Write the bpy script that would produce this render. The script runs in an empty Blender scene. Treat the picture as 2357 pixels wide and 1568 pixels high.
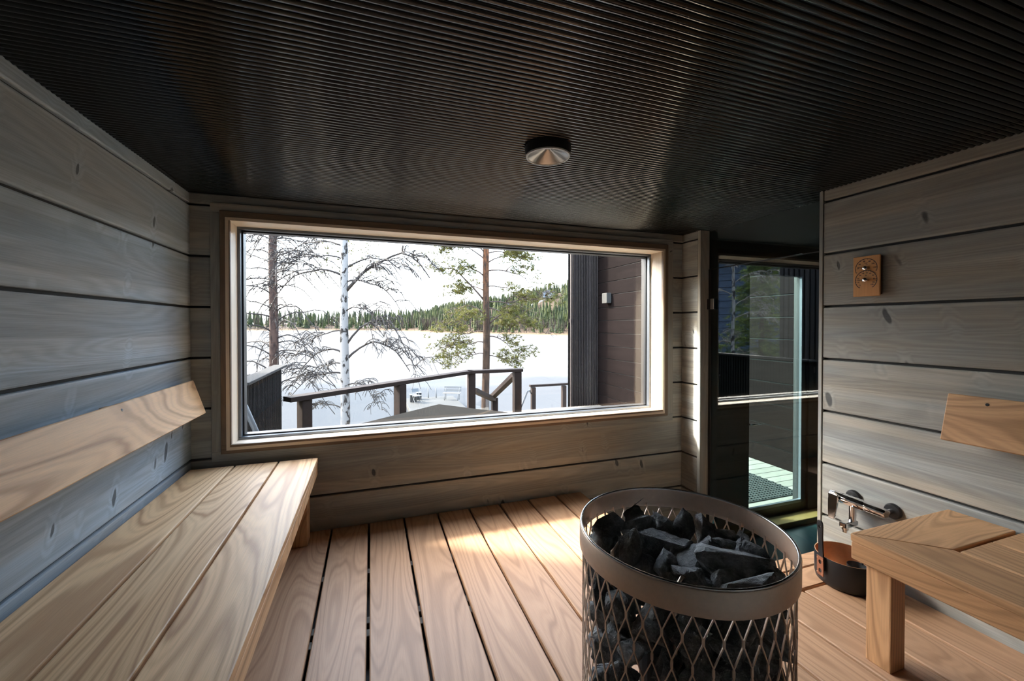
import bpy, bmesh, math, random
from mathutils import Vector, Matrix, noise as mnoise

sc = bpy.context.scene
COL = sc.collection
R = math.radians

# ------------------------------------------------------------------ camera
CAM = Vector((0.0, 0.0, 1.30))
FPX, YAW, PITCH, CY = 944.12, 19.005, 0.581, 757.8      # focal length and horizon row in the 2357x1568 frame
cam = bpy.data.cameras.new('camera')
cam.sensor_fit = 'HORIZONTAL'
cam.sensor_width = 36.0
cam.lens = FPX / 2357 * 36.0
cam.shift_y = -(784 - CY) / 2357
cam.clip_start = 0.02
cam.clip_end = 3000
cam_ob = bpy.data.objects.new('camera', cam)
cam_ob.location = CAM
cam_ob.rotation_euler = (R(90 - PITCH), 0, R(-YAW))
COL.objects.link(cam_ob)
sc.camera = cam_ob

# ------------------------------------------------------------------ daylight
SUN_DIR = Vector((0.864, -0.504, -0.795)).normalized()      # the way the light travels
world = bpy.data.worlds.new('sky')
sc.world = world
world.use_nodes = True
wn = world.node_tree.nodes
wl = world.node_tree.links
wn.clear()
w_out = wn.new('ShaderNodeOutputWorld')
w_bg = wn.new('ShaderNodeBackground')
w_sky = wn.new('ShaderNodeTexSky')
w_sky.sky_type = 'NISHITA'
w_sky.sun_disc = False
w_sky.sun_elevation = R(38.5)
w_sky.sun_rotation = math.atan2(-SUN_DIR.x, -SUN_DIR.y)
w_sky.air_density = 1.0
w_sky.dust_density = 5.0
w_sky.ozone_density = 1.0
w_gain = wn.new('ShaderNodeVectorMath')
w_gain.operation = 'SCALE'
w_gain.inputs['Scale'].default_value = 0.34
w_mix = wn.new('ShaderNodeVectorMath')
w_mix.operation = 'ADD'
w_mix.inputs[1].default_value = (0.90, 1.03, 1.20)            # thin high cloud, the same all over the sky
wl.new(w_sky.outputs[0], w_gain.inputs[0])
wl.new(w_gain.outputs[0], w_mix.inputs[0])
wl.new(w_mix.outputs[0], w_bg.inputs['Color'])
w_bg.inputs['Strength'].default_value = 1.15
wl.new(w_bg.outputs[0], w_out.inputs[0])

sun = bpy.data.lights.new('sun', 'SUN')
sun.energy = 5.5
sun.angle = R(4.0)
sun.color = (1.0, 0.94, 0.85)
sun_ob = bpy.data.objects.new('sun', sun)
sun_ob.rotation_euler = SUN_DIR.to_track_quat('-Z', 'Y').to_euler()
sun_ob.location = (-30, 20, 30)
COL.objects.link(sun_ob)

vs = sc.view_settings
vs.view_transform = 'Standard'
vs.look = 'None'
vs.exposure = 2.0
vs.gamma = 1.0
vs.use_curve_mapping = False
try:
    sc.cycles.max_bounces = 7
    sc.cycles.diffuse_bounces = 5
    sc.cycles.glossy_bounces = 3
    sc.cycles.transparent_max_bounces = 16
    sc.cycles.caustics_reflective = False
    sc.cycles.caustics_refractive = False
    sc.cycles.sample_clamp_indirect = 6.0
    sc.cycles.use_adaptive_sampling = True
    sc.cycles.adaptive_threshold = 0.045
except Exception:
    pass

# ------------------------------------------------------------------ materials
def srgb(r, g, b):
    f = lambda c: c / 12.92 if c <= 0.04045 else ((c + 0.055) / 1.055) ** 2.4
    return (f(r / 255), f(g / 255), f(b / 255), 1.0)

class NT:
    """small helper around a node tree"""
    def __init__(s, name):
        s.m = bpy.data.materials.new(name)
        s.m.use_nodes = True
        s.t = s.m.node_tree
        s.t.nodes.clear()
        s.out = s.t.nodes.new('ShaderNodeOutputMaterial')
    def n(s, kind, **kw):
        nd = s.t.nodes.new('ShaderNode' + kind)
        for k, v in kw.items():
            setattr(nd, k, v)
        return nd
    def l(s, a, b):
        s.t.links.new(a, b)
    def put(s, sock, v):
        if isinstance(v, bpy.types.NodeSocket):
            s.l(v, sock)
        else:
            sock.default_value = v
    def math(s, op, a, b=0.0, c=None):
        nd = s.n('Math', operation=op)
        s.put(nd.inputs[0], a)
        s.put(nd.inputs[1], b)
        if c is not None:
            s.put(nd.inputs[2], c)
        return nd.outputs[0]
    def vec(s, op, a, b):
        nd = s.n('VectorMath', operation=op)
        s.put(nd.inputs[0], a)
        s.put(nd.inputs[1], b)
        return nd.outputs[0]
    def noise(s, v, scale=1.0, detail=2.0, rough=0.5, dist=0.0):
        nd = s.n('TexNoise')
        s.l(v, nd.inputs['Vector'])
        nd.inputs['Scale'].default_value = scale
        nd.inputs['Detail'].default_value = detail
        nd.inputs['Roughness'].default_value = rough
        nd.inputs['Distortion'].default_value = dist
        return nd.outputs['Fac']
    def ramp(s, v, stops, interp='LINEAR'):
        nd = s.n('ValToRGB')
        nd.color_ramp.interpolation = interp
        el = nd.color_ramp.elements
        while len(el) < len(stops):
            el.new(0.5)
        for e, (p, c) in zip(el, stops):
            e.position = p
            e.color = c if len(c) == 4 else (*c, 1)
        s.l(v, nd.inputs[0])
        return nd.outputs[0]
    def mix(s, fac, a, b, blend='MIX'):
        nd = s.n('Mix', data_type='RGBA', blend_type=blend)
        s.put(nd.inputs['Factor'], fac)
        s.put(nd.inputs['A'], a)
        s.put(nd.inputs['B'], b)
        return nd.outputs['Result']
    def bump(s, h, strength=0.2, dist=0.002):
        nd = s.n('Bump')
        nd.inputs['Strength'].default_value = strength
        nd.inputs['Distance'].default_value = dist
        s.l(h, nd.inputs['Height'])
        return nd.outputs[0]
    def diffuse(s, color):
        b = s.n('BsdfDiffuse')
        s.put(b.inputs['Color'], color)
        s.l(b.outputs[0], s.out.inputs[0])
        return b
    def bsdf(s, color, rough=0.5, metal=0.0, normal=None, spec=0.5, coat=0.0, coat_rough=0.1):
        b = s.n('BsdfPrincipled')
        s.put(b.inputs['Base Color'], color)
        s.put(b.inputs['Roughness'], rough)
        b.inputs['Metallic'].default_value = metal
        b.inputs['Specular IOR Level'].default_value = spec
        b.inputs['Coat Weight'].default_value = coat
        b.inputs['Coat Roughness'].default_value = coat_rough
        if normal is not None:
            s.l(normal, b.inputs['Normal'])
        s.l(b.outputs[0], s.out.inputs[0])
        return b

AX = {'x': 0, 'y': 1, 'z': 2}
def axvec(axis, along, across):
    v = [across] * 3
    v[AX[axis]] = along
    return tuple(v)

def wood(name, axis, light, dark, warm, rings=24.0, ringmix=0.75, rough=0.5, across=3.4, along=0.48, spec=0.35, varamt=0.25):
    """planed plain-sawn board: contour grain of a stretched noise, fibres, tone drift and a tone of its own per board"""
    t = NT(name)
    tc = t.n('TexCoord')
    oi = t.n('ObjectInfo')
    rv = t.n('CombineXYZ')
    t.l(t.math('MULTIPLY', oi.outputs['Random'], 91.0), rv.inputs[0])
    t.l(t.math('MULTIPLY', oi.outputs['Random'], 57.0), rv.inputs[1])
    t.l(t.math('MULTIPLY', oi.outputs['Random'], 133.0), rv.inputs[2])
    p1 = t.vec('ADD', t.vec('MULTIPLY', tc.outputs['Object'], axvec(axis, along, across)), rv.outputs[0])
    v = t.noise(p1, 1.0, 1.2, 0.4, 0.25)
    p3 = t.vec('ADD', t.vec('MULTIPLY', tc.outputs['Object'], axvec(axis, 2.2, 26.0)), rv.outputs[0])
    wob = t.noise(p3, 1.0, 2.0, 0.5)
    v2 = t.math('ADD', t.math('MULTIPLY', v, rings), t.math('MULTIPLY', wob, 0.35))
    def wave(k, pw):
        q = t.math('SINE', t.math('MULTIPLY', v2, 6.2832 * k))
        return t.math('POWER', t.math('ADD', t.math('MULTIPLY', q, 0.5), 0.5), pw)
    line = t.math('MINIMUM', t.math('ADD', t.math('MULTIPLY', wave(1.0, 4.0), 0.75), t.math('MULTIPLY', wave(2.63, 2.0), 0.28)), 1.0)
    p2 = t.vec('ADD', t.vec('MULTIPLY', tc.outputs['Object'], axvec(axis, 7.0, 330.0)), rv.outputs[0])
    fib = t.noise(p2, 1.0, 2.0, 0.6)
    p4 = t.vec('ADD', t.vec('MULTIPLY', tc.outputs['Object'], axvec(axis, 0.7, 5.5)), rv.outputs[0])
    big = t.noise(p4, 1.0, 2.0, 0.5)
    base = t.mix(t.ramp(big, [(0.32, (0, 0, 0)), (0.68, (1, 1, 1))]), light, warm)
    col = t.mix(t.math('MULTIPLY', line, ringmix), base, dark)
    fv = t.math('ADD', t.math('MULTIPLY', fib, 0.34), 0.83)
    tone = t.math('ADD', t.math('MULTIPLY', oi.outputs['Random'], varamt), 1.0 - varamt * 0.5)
    fv = t.math('MULTIPLY', fv, tone)
    cc = t.n('CombineXYZ')
    for i in range(3):
        t.l(fv, cc.inputs[i])
    col = t.mix(1.0, col, cc.outputs[0], 'MULTIPLY')
    t.bsdf(col, rough, 0.0, t.bump(fib, 0.22, 0.0012), spec)
    return t.m

def log_stain(name, axis, cool, warm, dark, rough=0.6):
    """spruce log face under a translucent grey stain: knots, pale streaks, fine grain"""
    t = NT(name)
    tc = t.n('TexCoord')
    oi = t.n('ObjectInfo')
    rv = t.n('CombineXYZ')
    for i, k in enumerate((83.0, 61.0, 129.0)):
        t.l(t.math('MULTIPLY', oi.outputs['Random'], k), rv.inputs[i])
    ob = tc.outputs['Object']
    kv = [3.7, 3.7, 3.7]                      # knots are cut tall; the depth of the log does not matter
    kv[AX[axis]] = 10.0
    kv[{'x': 1, 'y': 0, 'z': 1}[axis]] = 0.0
    lean = t.n('Mapping')
    lean.inputs['Rotation'].default_value = (R(16), R(16), 0.0)
    t.l(ob, lean.inputs['Vector'])
    pk = t.vec('ADD', t.vec('MULTIPLY', lean.outputs[0], tuple(kv)), rv.outputs[0])
    # each knot leans a little: distort before the cells
    pd = t.n('TexNoise')
    t.l(t.vec('MULTIPLY', ob, (9.0, 9.0, 9.0)), pd.inputs['Vector'])
    pd.inputs['Scale'].default_value = 1.0
    pk2 = t.vec('ADD', pk, t.vec('MULTIPLY', t.vec('SUBTRACT', pd.outputs['Color'], (0.5, 0.5, 0.5)), (0.30, 0.30, 0.30)))
    vo = t.n('TexVoronoi')
    vo.inputs['Scale'].default_value = 1.0
    t.l(pk2, vo.inputs['Vector'])
    dist = vo.outputs['Distance']
    sepc = t.n('SeparateColor')
    t.l(vo.outputs['Color'], sepc.inputs[0])
    has = t.math('GREATER_THAN', sepc.outputs[0], 0.58)
    sz = t.math('ADD', t.math('MULTIPLY', t.math('POWER', sepc.outputs[1], 2.0), 0.14), 0.075)
    knot = t.math('MULTIPLY', has, t.math('SUBTRACT', 1.0, t.math('SMOOTH_MIN', t.math('DIVIDE', dist, sz), 1.0, 0.25)))
    knot = t.ramp(knot, [(0.08, (0, 0, 0)), (0.34, (1, 1, 1))])
    halo = t.math('MULTIPLY', has, t.math('MULTIPLY', t.math('SUBTRACT', 1.0, t.math('MINIMUM', t.math('MULTIPLY', dist, 2.6), 1.0)), 0.75))
    p1 = t.vec('ADD', t.vec('MULTIPLY', ob, axvec(axis, 0.35, 5.0)), rv.outputs[0])
    v = t.noise(p1, 1.0, 1.5, 0.45, 0.2)
    v2 = t.math('ADD', t.math('MULTIPLY', v, 26.0), t.math('MULTIPLY', halo, 2.0))
    ring = t.math('ADD', t.math('MULTIPLY', t.math('SINE', t.math('MULTIPLY', v2, 6.2832)), 0.5), 0.5)
    p2 = t.vec('ADD', t.vec('MULTIPLY', ob, axvec(axis, 6.0, 300.0)), rv.outputs[0])
    fib = t.noise(p2, 1.0, 2.0, 0.6)
    p4 = t.vec('ADD', t.vec('MULTIPLY', ob, axvec(axis, 0.9, 7.0)), rv.outputs[0])
    big = t.noise(p4, 1.0, 3.0, 0.55)
    base = t.mix(t.ramp(big, [(0.36, (0, 0, 0)), (0.66, (1, 1, 1))]), cool, warm)
    base = t.mix(t.math('MULTIPLY', halo, 0.45), base, tuple(min(1, c * 1.5) for c in cool[:3]) + (1,))
    base = t.mix(t.math('MULTIPLY', ring, 0.16), base, dark)
    pl = t.vec('ADD', t.vec('MULTIPLY', ob, axvec(axis, 0.15, 11.0)), rv.outputs[0])
    lam = t.noise(pl, 1.0, 0.0, 0.5)
    base = t.mix(t.ramp(lam, [(0.44, (0, 0, 0)), (0.47, (1, 1, 1))]), base, t.mix(0.22, base, dark))
    base = t.mix(t.math('MULTIPLY', knot, 0.85), base, dark)
    fv = t.math('ADD', t.math('MULTIPLY', fib, 0.5), 0.75)
    cc = t.n('CombineXYZ')
    for i in range(3):
        t.l(fv, cc.inputs[i])
    col = t.mix(1.0, base, cc.outputs[0], 'MULTIPLY')
    h = t.math('ADD', t.math('MULTIPLY', fib, 0.4), t.math('MULTIPLY', ring, 0.25))
    h = t.math('SUBTRACT', h, t.math('MULTIPLY', knot, 0.6))
    t.bsdf(col, rough, 0.0, t.bump(h, 0.35, 0.0025), 0.3)
    return t.m

def plain(name, col, rough=0.5, metal=0.0, nscale=0.0, namt=0.2, bump=0.0, spec=0.5, coat=0.0):
    t = NT(name)
    c = col if len(col) == 4 else (*col, 1)
    nrm = None
    if nscale:
        tc = t.n('TexCoord')
        f = t.noise(tc.outputs['Object'], nscale, 4.0, 0.6)
        lo = tuple(x * (1 - namt) for x in c[:3]) + (1,)
        hi = tuple(min(1, x * (1 + namt)) for x in c[:3]) + (1,)
        c = t.mix(f, lo, hi)
        if bump:
            nrm = t.bump(f, bump, 0.004)
    if spec == 0:
        t.diffuse(c)
    else:
        t.bsdf(c, rough, metal, nrm, spec, coat)
    return t.m

def glass(name, tint, ior=1.5, rough=0.0):
    """thin pane: tinted see-through plus its Fresnel reflection"""
    t = NT(name)
    tr = t.n('BsdfTransparent')
    tr.inputs[0].default_value = (*tint, 1)
    gl = t.n('BsdfGlossy')
    gl.inputs['Roughness'].default_value = rough
    fr = t.n('Fresnel')
    geo = t.n('NewGeometry')
    # the same Fresnel curve whichever face of the thin pane is met
    t.l(t.math('ADD', t.math('MULTIPLY', geo.outputs['Backfacing'], 1.0 / ior - ior), ior), fr.inputs['IOR'])
    mx = t.n('MixShader')
    t.l(fr.outputs[0], mx.inputs[0])
    t.l(tr.outputs[0], mx.inputs[1])
    t.l(gl.outputs[0], mx.inputs[2])
    t.l(mx.outputs[0], t.out.inputs[0])
    return t.m

M = {}
DARK = (0.055, 0.062, 0.068, 1)
for a in 'xyz':
    M['log_' + a] = log_stain('grey_log_' + a, a, (0.40, 0.43, 0.43, 1), (0.47, 0.44, 0.375, 1), DARK)
    M['logblue_' + a] = log_stain('cool_lit_grey_log_' + a, a, (0.42, 0.53, 0.63, 1), (0.47, 0.51, 0.53, 1), DARK)  # left wall: the common grey stain with its cool daylight put into the colour
    M['bench_' + a] = wood('bench_wood_' + a, a, (0.82, 0.57, 0.34, 1), (0.43, 0.235, 0.115, 1), (0.76, 0.485, 0.255, 1), ringmix=0.9)
    M['floorw_' + a] = wood('floor_wood_' + a, a, (0.54, 0.335, 0.205, 1), (0.33, 0.185, 0.105, 1), (0.49, 0.295, 0.175, 1), rings=27)
    M['rbench_' + a] = wood('brown_bench_wood_' + a, a, (0.66, 0.40, 0.215, 1), (0.34, 0.185, 0.09, 1), (0.57, 0.32, 0.16, 1), rings=30)
    M['extlog_' + a] = wood('dark_stained_log_' + a, a, (0.0050, 0.0034, 0.0034, 1), (0.0028, 0.0019, 0.0019, 1), (0.0064, 0.0044, 0.0043, 1), rings=14, ringmix=0.5, rough=0.85, spec=0.04)
    M['slat_' + a] = wood('dark_slat_' + a, a, (0.024, 0.020, 0.020, 1), (0.012, 0.010, 0.010, 1), (0.030, 0.024, 0.0225, 1), ringmix=0.5, rough=0.6, spec=0.2, varamt=0.7)
    M['fenceslat_' + a] = wood('black_fence_slat_' + a, a, (0.0050, 0.0042, 0.0042, 1), (0.003, 0.0024, 0.0024, 1), (0.0065, 0.0054, 0.0050, 1), ringmix=0.5, rough=0.75, spec=0.06, varamt=0.7)
    M['rail_' + a] = wood('dark_rail_' + a, a, (0.0143, 0.0094, 0.0083, 1), (0.0066, 0.0044, 0.0039, 1), (0.0198, 0.0132, 0.0110, 1), ringmix=0.5, rough=0.7, spec=0.12)
    M['jamb_' + a] = wood('pale_pine_' + a, a, (0.80, 0.69, 0.55, 1), (0.70, 0.54, 0.38, 1), (0.83, 0.73, 0.60, 1), rings=12, ringmix=0.35, rough=0.4, varamt=0.05)
    M['itrim_' + a] = wood('brown_trim_' + a, a, (0.20, 0.145, 0.105, 1), (0.12, 0.085, 0.06, 1), (0.23, 0.165, 0.115, 1), ringmix=0.3, varamt=0.05)
    M['deck_' + a] = wood('weathered_deck_' + a, a, (0.1800, 0.1740, 0.1500, 1), (0.0960, 0.0900, 0.0780, 1), (0.1560, 0.1500, 0.1320, 1), ringmix=0.4, rough=0.7)
    M['dock_' + a] = wood('bleached_dock_' + a, a, (0.060, 0.058, 0.054, 1), (0.042, 0.040, 0.037, 1), (0.055, 0.053, 0.050, 1), ringmix=0.4, rough=0.8, spec=0.1)
    M['cap_' + a] = wood('weathered_cap_' + a, a, (0.032, 0.031, 0.030, 1), (0.022, 0.021, 0.020, 1), (0.029, 0.028, 0.027, 1), ringmix=0.4, rough=0.8, spec=0.1)
M['gtrim'] = plain('grey_trim_paint', (0.17, 0.165, 0.16), 0.6, 0, 30, 0.15)
M['wallback'] = plain('log_tongue', (0.06, 0.062, 0.065), 0.8, 0, 12, 0.2)
M['ceil'] = plain('black_slat_paint', (0.003, 0.0035, 0.0045), 0.10, 0, 0, spec=0.55)
M['ceilback'] = plain('black_ceiling_board', (0.006, 0.006, 0.007), 0.7)
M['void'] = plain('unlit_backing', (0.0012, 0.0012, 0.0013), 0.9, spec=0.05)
M['black'] = plain('black_paint', (0.008, 0.009, 0.010), 0.5, 0, 8, 0.2)
M['blackmetal'] = plain('black_metal', (0.012, 0.013, 0.015), 0.38, 0, 60, 0.2)
M['alu'] = plain('dark_aluminium_frame', (0.16, 0.18, 0.21), 0.3, 0.6)
M['chrome'] = plain('chrome', (0.86, 0.87, 0.89), 0.06, 1.0)
M['steel'] = plain('satin_steel', (0.82, 0.68, 0.58), 0.46, 1.0, 90, 0.1)
M['steelrim'] = plain('polished_rim', (0.72, 0.74, 0.77), 0.2, 1.0)
M['copper'] = plain('brushed_copper', (0.58, 0.34, 0.21), 0.42, 1.0, 60, 0.15)
M['brownleather'] = plain('copper_bracket', (0.26, 0.10, 0.055), 0.45, 0.2, 50, 0.2)
M['bucketblack'] = plain('bucket_black', (0.010, 0.011, 0.014), 0.42, 0.0, 120, 0.3)
M['thermo'] = wood('thermometer_wood', 'z', (0.70, 0.37, 0.155, 1), (0.52, 0.26, 0.105, 1), (0.65, 0.34, 0.14, 1), rings=9, ringmix=0.4)
M['thermodark'] = plain('thermometer_dark_side', (0.075, 0.03, 0.015), 0.5, 0, 40, 0.2)
M['ink'] = plain('dial_ink', (0.022, 0.03, 0.04), 0.6)
M['paneclear'] = glass('clear_window_glass', (0.97, 0.985, 0.98), 1.35)
M['panetint'] = glass('grey_green_glass', (0.84, 0.91, 0.915), 1.8)
M['panedoor'] = glass('green_door_glass', (0.88, 0.98, 0.96), 1.45)
M['panerail'] = glass('railing_glass', (0.86, 0.90, 0.93), 1.3)
M['slate'] = plain('dark_stone_slab', (0.016, 0.035, 0.038), 0.35, 0, 6, 0.5, 0.5)
M['mat'] = plain('rubber_mat', (0.018, 0.022, 0.022), 0.7, 0, 90, 0.5, 0.4)
M['step'] = wood('doorstep_wood', 'x', (0.20, 0.14, 0.05, 1), (0.12, 0.08, 0.03, 1), (0.22, 0.15, 0.06, 1), ringmix=0.3)
M['tubcover'] = plain('grey_vinyl_cover', (0.0150, 0.0147, 0.0140), 0.95, 0, 3, 0.15, spec=0)
M['tubside'] = plain('tub_side', (0.0500, 0.0475, 0.0450), 0.6, 0, 4, 0.15)
M['whitepaint'] = plain('white_paint', (0.10, 0.10, 0.098), 0.6, 0, 6, 0.06)
M['grey_pole'] = plain('grey_pole', (0.07, 0.075, 0.08), 0.5, 0, 20, 0.2)
M['yellow'] = plain('yellow_grip', (0.55, 0.33, 0.05), 0.5)
M['roof'] = plain('dark_roof', (0.05, 0.05, 0.055), 0.6)
M['navy'] = plain('navy_board', (0.030, 0.048, 0.085), 0.7, 0, 3, 0.3)
M['housewall'] = plain('pale_house_wall', (0.2100, 0.2200, 0.2350), 0.6)
M['houseglass'] = plain('house_window', (0.10, 0.14, 0.19), 0.1)
M['cabin'] = plain('brown_cabin_wall', (0.10, 0.06, 0.05), 0.7)

def stone_mat():
    t = NT('sauna_stone')
    tc = t.n('TexCoord')
    oi = t.n('ObjectInfo')
    p = t.vec('ADD', tc.outputs['Object'], (0.0, 0.0, 0.0))
    rv = t.n('CombineXYZ')
    for i in range(3):
        t.l(t.math('MULTIPLY', oi.outputs['Random'], 13.0 + 7 * i), rv.inputs[i])
    p = t.vec('ADD', p, rv.outputs[0])
    a = t.noise(p, 2.1, 6.0, 0.68)
    b = t.noise(p, 11.0, 4.0, 0.7)
    c = t.noise(p, 1.0, 2.0, 0.5)
    col = t.ramp(a, [(0.32, (0.17, 0.178, 0.190)), (0.50, (0.36, 0.374, 0.392)), (0.66, (0.70, 0.71, 0.72))])
    col = t.mix(t.ramp(b, [(0.38, (0, 0, 0)), (0.75, (1, 1, 1))]), col, (0.42, 0.425, 0.42, 1))
    tone = t.math('ADD', t.math('MULTIPLY', oi.outputs['Random'], 0.7), 0.65)
    cc = t.n('CombineXYZ')
    for i in range(3):
        t.l(tone, cc.inputs[i])
    col = t.mix(1.0, col, cc.outputs[0], 'MULTIPLY')
    h = t.math('ADD', t.math('MULTIPLY', a, 0.8), t.math('ADD', t.math('MULTIPLY', b, 0.35), c))
    t.bsdf(col, 0.72, 0.0, t.bump(h, 1.0, 0.016), 0.4)
    return t.m
M['stone'] = stone_mat()

def bark(name, kind):
    t = NT(name)
    tc = t.n('TexCoord')
    ob = tc.outputs['Object']
    if kind == 'birch':
        p = t.vec('MULTIPLY', ob, (5.0, 5.0, 3.2))
        a = t.noise(p, 1.3, 3.0, 0.6, 0.4)
        p2 = t.vec('MULTIPLY', ob, (6.0, 6.0, 30.0))
        b = t.noise(p2, 1.0, 2.0, 0.5)
        m = t.ramp(a, [(0.52, (0, 0, 0)), (0.58, (1, 1, 1))])
        m2 = t.ramp(b, [(0.66, (0, 0, 0)), (0.74, (0.6, 0.6, 0.6))])
        col = t.mix(m2, (0.20, 0.195, 0.19, 1), (0.07, 0.065, 0.06, 1))
        col = t.mix(m, col, (0.018, 0.016, 0.015, 1))
    elif kind == 'pine':
        p = t.vec('MULTIPLY', ob, (12.0, 12.0, 3.0))
        a = t.noise(p, 1.2, 4.0, 0.65)
        sep = t.n('SeparateXYZ')
        t.l(ob, sep.inputs[0])
        hgt = t.math('MULTIPLY', t.math('ADD', sep.outputs[2], 0.0), 0.12)
        up = t.mix(t.ramp(hgt, [(0.22, (0, 0, 0)), (0.55, (1, 1, 1))]), (0.050, 0.030, 0.020, 1), (0.165, 0.066, 0.027, 1))
        col = t.mix(t.ramp(a, [(0.40, (0, 0, 0)), (0.60, (1, 1, 1))]), (0.02, 0.014, 0.011, 1), up)
    else:
        p = t.vec('MULTIPLY', ob, (14.0, 14.0, 4.0))
        a = t.noise(p, 1.2, 4.0, 0.65)
        col = t.ramp(a, [(0.36, (0.017, 0.011, 0.010)), (0.65, (0.065, 0.040, 0.032))])
    t.bsdf(col, 0.85, 0, None, 0.2)
    return t.m
M['birch'] = bark('birch_bark', 'birch')
M['pinebark'] = bark('pine_bark', 'pine')
M['oldbark'] = bark('rough_brown_bark', 'old')
M['twig'] = plain('bare_twig', (0.0168, 0.0132, 0.0120), 0.8)
M['twigpine'] = plain('pine_twig', (0.0385, 0.0238, 0.0175), 0.8)

def leafy(name, lo, hi, scale):
    t = NT(name)
    g = t.n('NewGeometry')
    f = t.noise(g.outputs['Position'], scale, 2.0, 0.6)
    col = t.ramp(f, [(0.30, lo), (0.70, hi)])
    b = t.bsdf(col, 0.7, 0, None, 0.2)
    tr = t.n('BsdfTranslucent')
    t.l(col, tr.inputs[0])
    mx = t.n('MixShader')
    mx.inputs[0].default_value = 0.35
    t.l(b.outputs[0], mx.inputs[1])
    t.l(tr.outputs[0], mx.inputs[2])
    t.l(mx.outputs[0], t.out.inputs[0])
    return t.m
M['needles'] = leafy('pine_needles', (0.044, 0.052, 0.013), (0.115, 0.110, 0.028), 2.5)
M['spruce'] = leafy('spruce_needles', (0.05, 0.085, 0.03), (0.17, 0.21, 0.05), 2.0)
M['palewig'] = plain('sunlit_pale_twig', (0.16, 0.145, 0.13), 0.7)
M['farconifer'] = leafy('far_conifers', (0.014, 0.024, 0.012), (0.050, 0.060, 0.016), 0.11)
M['farbare'] = leafy('far_bare_trees', (0.034, 0.026, 0.022), (0.068, 0.052, 0.044), 0.09)

def shore_mat():
    t = NT('far_shore_ground')
    g = t.n('NewGeometry')
    sep = t.n('SeparateXYZ')
    t.l(g.outputs['Position'], sep.inputs[0])
    f = t.noise(g.outputs['Position'], 0.06, 4.0, 0.6)
    col = t.ramp(f, [(0.35, (0.022, 0.017, 0.012)), (0.6, (0.045, 0.032, 0.022)), (0.75, (0.065, 0.047, 0.032))])
    sn = t.noise(g.outputs['Position'], 0.035, 2.0, 0.5)
    snow = t.ramp(sn, [(0.66, (0, 0, 0)), (0.70, (1, 1, 1))])
    reed = t.ramp(t.math('ADD', t.math('MULTIPLY', sep.outputs[2], 0.12), 0.5), [(0.05, (1, 1, 1)), (0.30, (0, 0, 0))])
    col = t.mix(reed, col, (0.075, 0.052, 0.032, 1))
    col = t.mix(t.math('MULTIPLY', snow, 0.8), col, (0.30, 0.31, 0.32, 1))
    t.bsdf(col, 0.9, 0, None, 0.1)
    return t.m
M['shore'] = shore_mat()

def ice_mat():
    t = NT('lake_ice')
    g = t.n('NewGeometry')
    pos = g.outputs['Position']
    a = t.noise(t.vec('MULTIPLY', pos, (0.02, 0.05, 1.0)), 1.0, 4.0, 0.6)
    col = t.ramp(a, [(0.30, (0.075, 0.077, 0.080)), (0.62, (0.105, 0.107, 0.110))])
    vo = t.n('TexVoronoi', feature='DISTANCE_TO_EDGE')
    wob = t.n('TexNoise')
    t.l(pos, wob.inputs['Vector'])
    wob.inputs['Scale'].default_value = 0.12
    pp = t.vec('ADD', t.vec('MULTIPLY', pos, (0.030, 0.055, 0.0)), t.vec('MULTIPLY', wob.outputs['Color'], (0.16, 0.16, 0.0)))
    t.l(pp, vo.inputs['Vector'])
    vo.inputs['Scale'].default_value = 1.0
    crack = t.ramp(vo.outputs['Distance'], [(0.006, (1, 1, 1)), (0.03, (0, 0, 0))])
    col = t.mix(t.math('MULTIPLY', crack, 0.40), col, (0.046, 0.050, 0.055, 1))
    # darker ice on this side of the lake
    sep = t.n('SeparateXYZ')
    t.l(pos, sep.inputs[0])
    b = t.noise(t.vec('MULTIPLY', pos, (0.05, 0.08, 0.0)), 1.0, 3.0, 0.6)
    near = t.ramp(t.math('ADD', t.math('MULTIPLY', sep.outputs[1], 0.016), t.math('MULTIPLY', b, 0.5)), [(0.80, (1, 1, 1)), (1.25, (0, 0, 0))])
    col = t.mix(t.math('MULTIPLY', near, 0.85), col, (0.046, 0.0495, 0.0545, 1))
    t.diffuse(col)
    return t.m
M['ice'] = ice_mat()
M['ground'] = plain('lakeside_ground', (0.14, 0.11, 0.075), 0.9, 0, 1.5, 0.4)

# ------------------------------------------------------------------ builders
def tag(o, label=None, cat=None, group=None, kind=None):
    if label: o['label'] = label
    if cat: o['category'] = cat
    if group: o['group'] = group
    if kind: o['kind'] = kind
    return o

def empty(name, loc=(0, 0, 0), rz=0.0):
    o = bpy.data.objects.new(name, None)
    o.empty_display_size = 0.05
    o.location = loc
    o.rotation_euler = (0, 0, rz)
    COL.objects.link(o)
    return o

def link(name, me, parent=None, loc=(0, 0, 0), rot=(0, 0, 0)):
    o = bpy.data.objects.new(name, me)
    o.location = loc
    o.rotation_euler = rot
    if parent is not None:
        o.parent = parent
    COL.objects.link(o)
    return o

_boxes = {}
def box_mesh(sx, sy, sz, mat, bevel=0.003):
    key = (round(sx, 4), round(sy, 4), round(sz, 4), mat.name, bevel)
    if key in _boxes:
        return _boxes[key]
    bm = bmesh.new()
    bmesh.ops.create_cube(bm, size=1.0)
    bmesh.ops.scale(bm, vec=(sx, sy, sz), verts=bm.verts)
    if bevel:
        b = min(bevel, 0.45 * min(sx, sy, sz))
        bmesh.ops.bevel(bm, geom=list(bm.edges), offset=b, segments=2 if bevel > 0.004 else 1, affect='EDGES', profile=0.6)
    me = bpy.data.meshes.new('box')
    bm.to_mesh(me)
    bm.free()
    me.materials.append(mat)
    _boxes[key] = me
    return me

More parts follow.
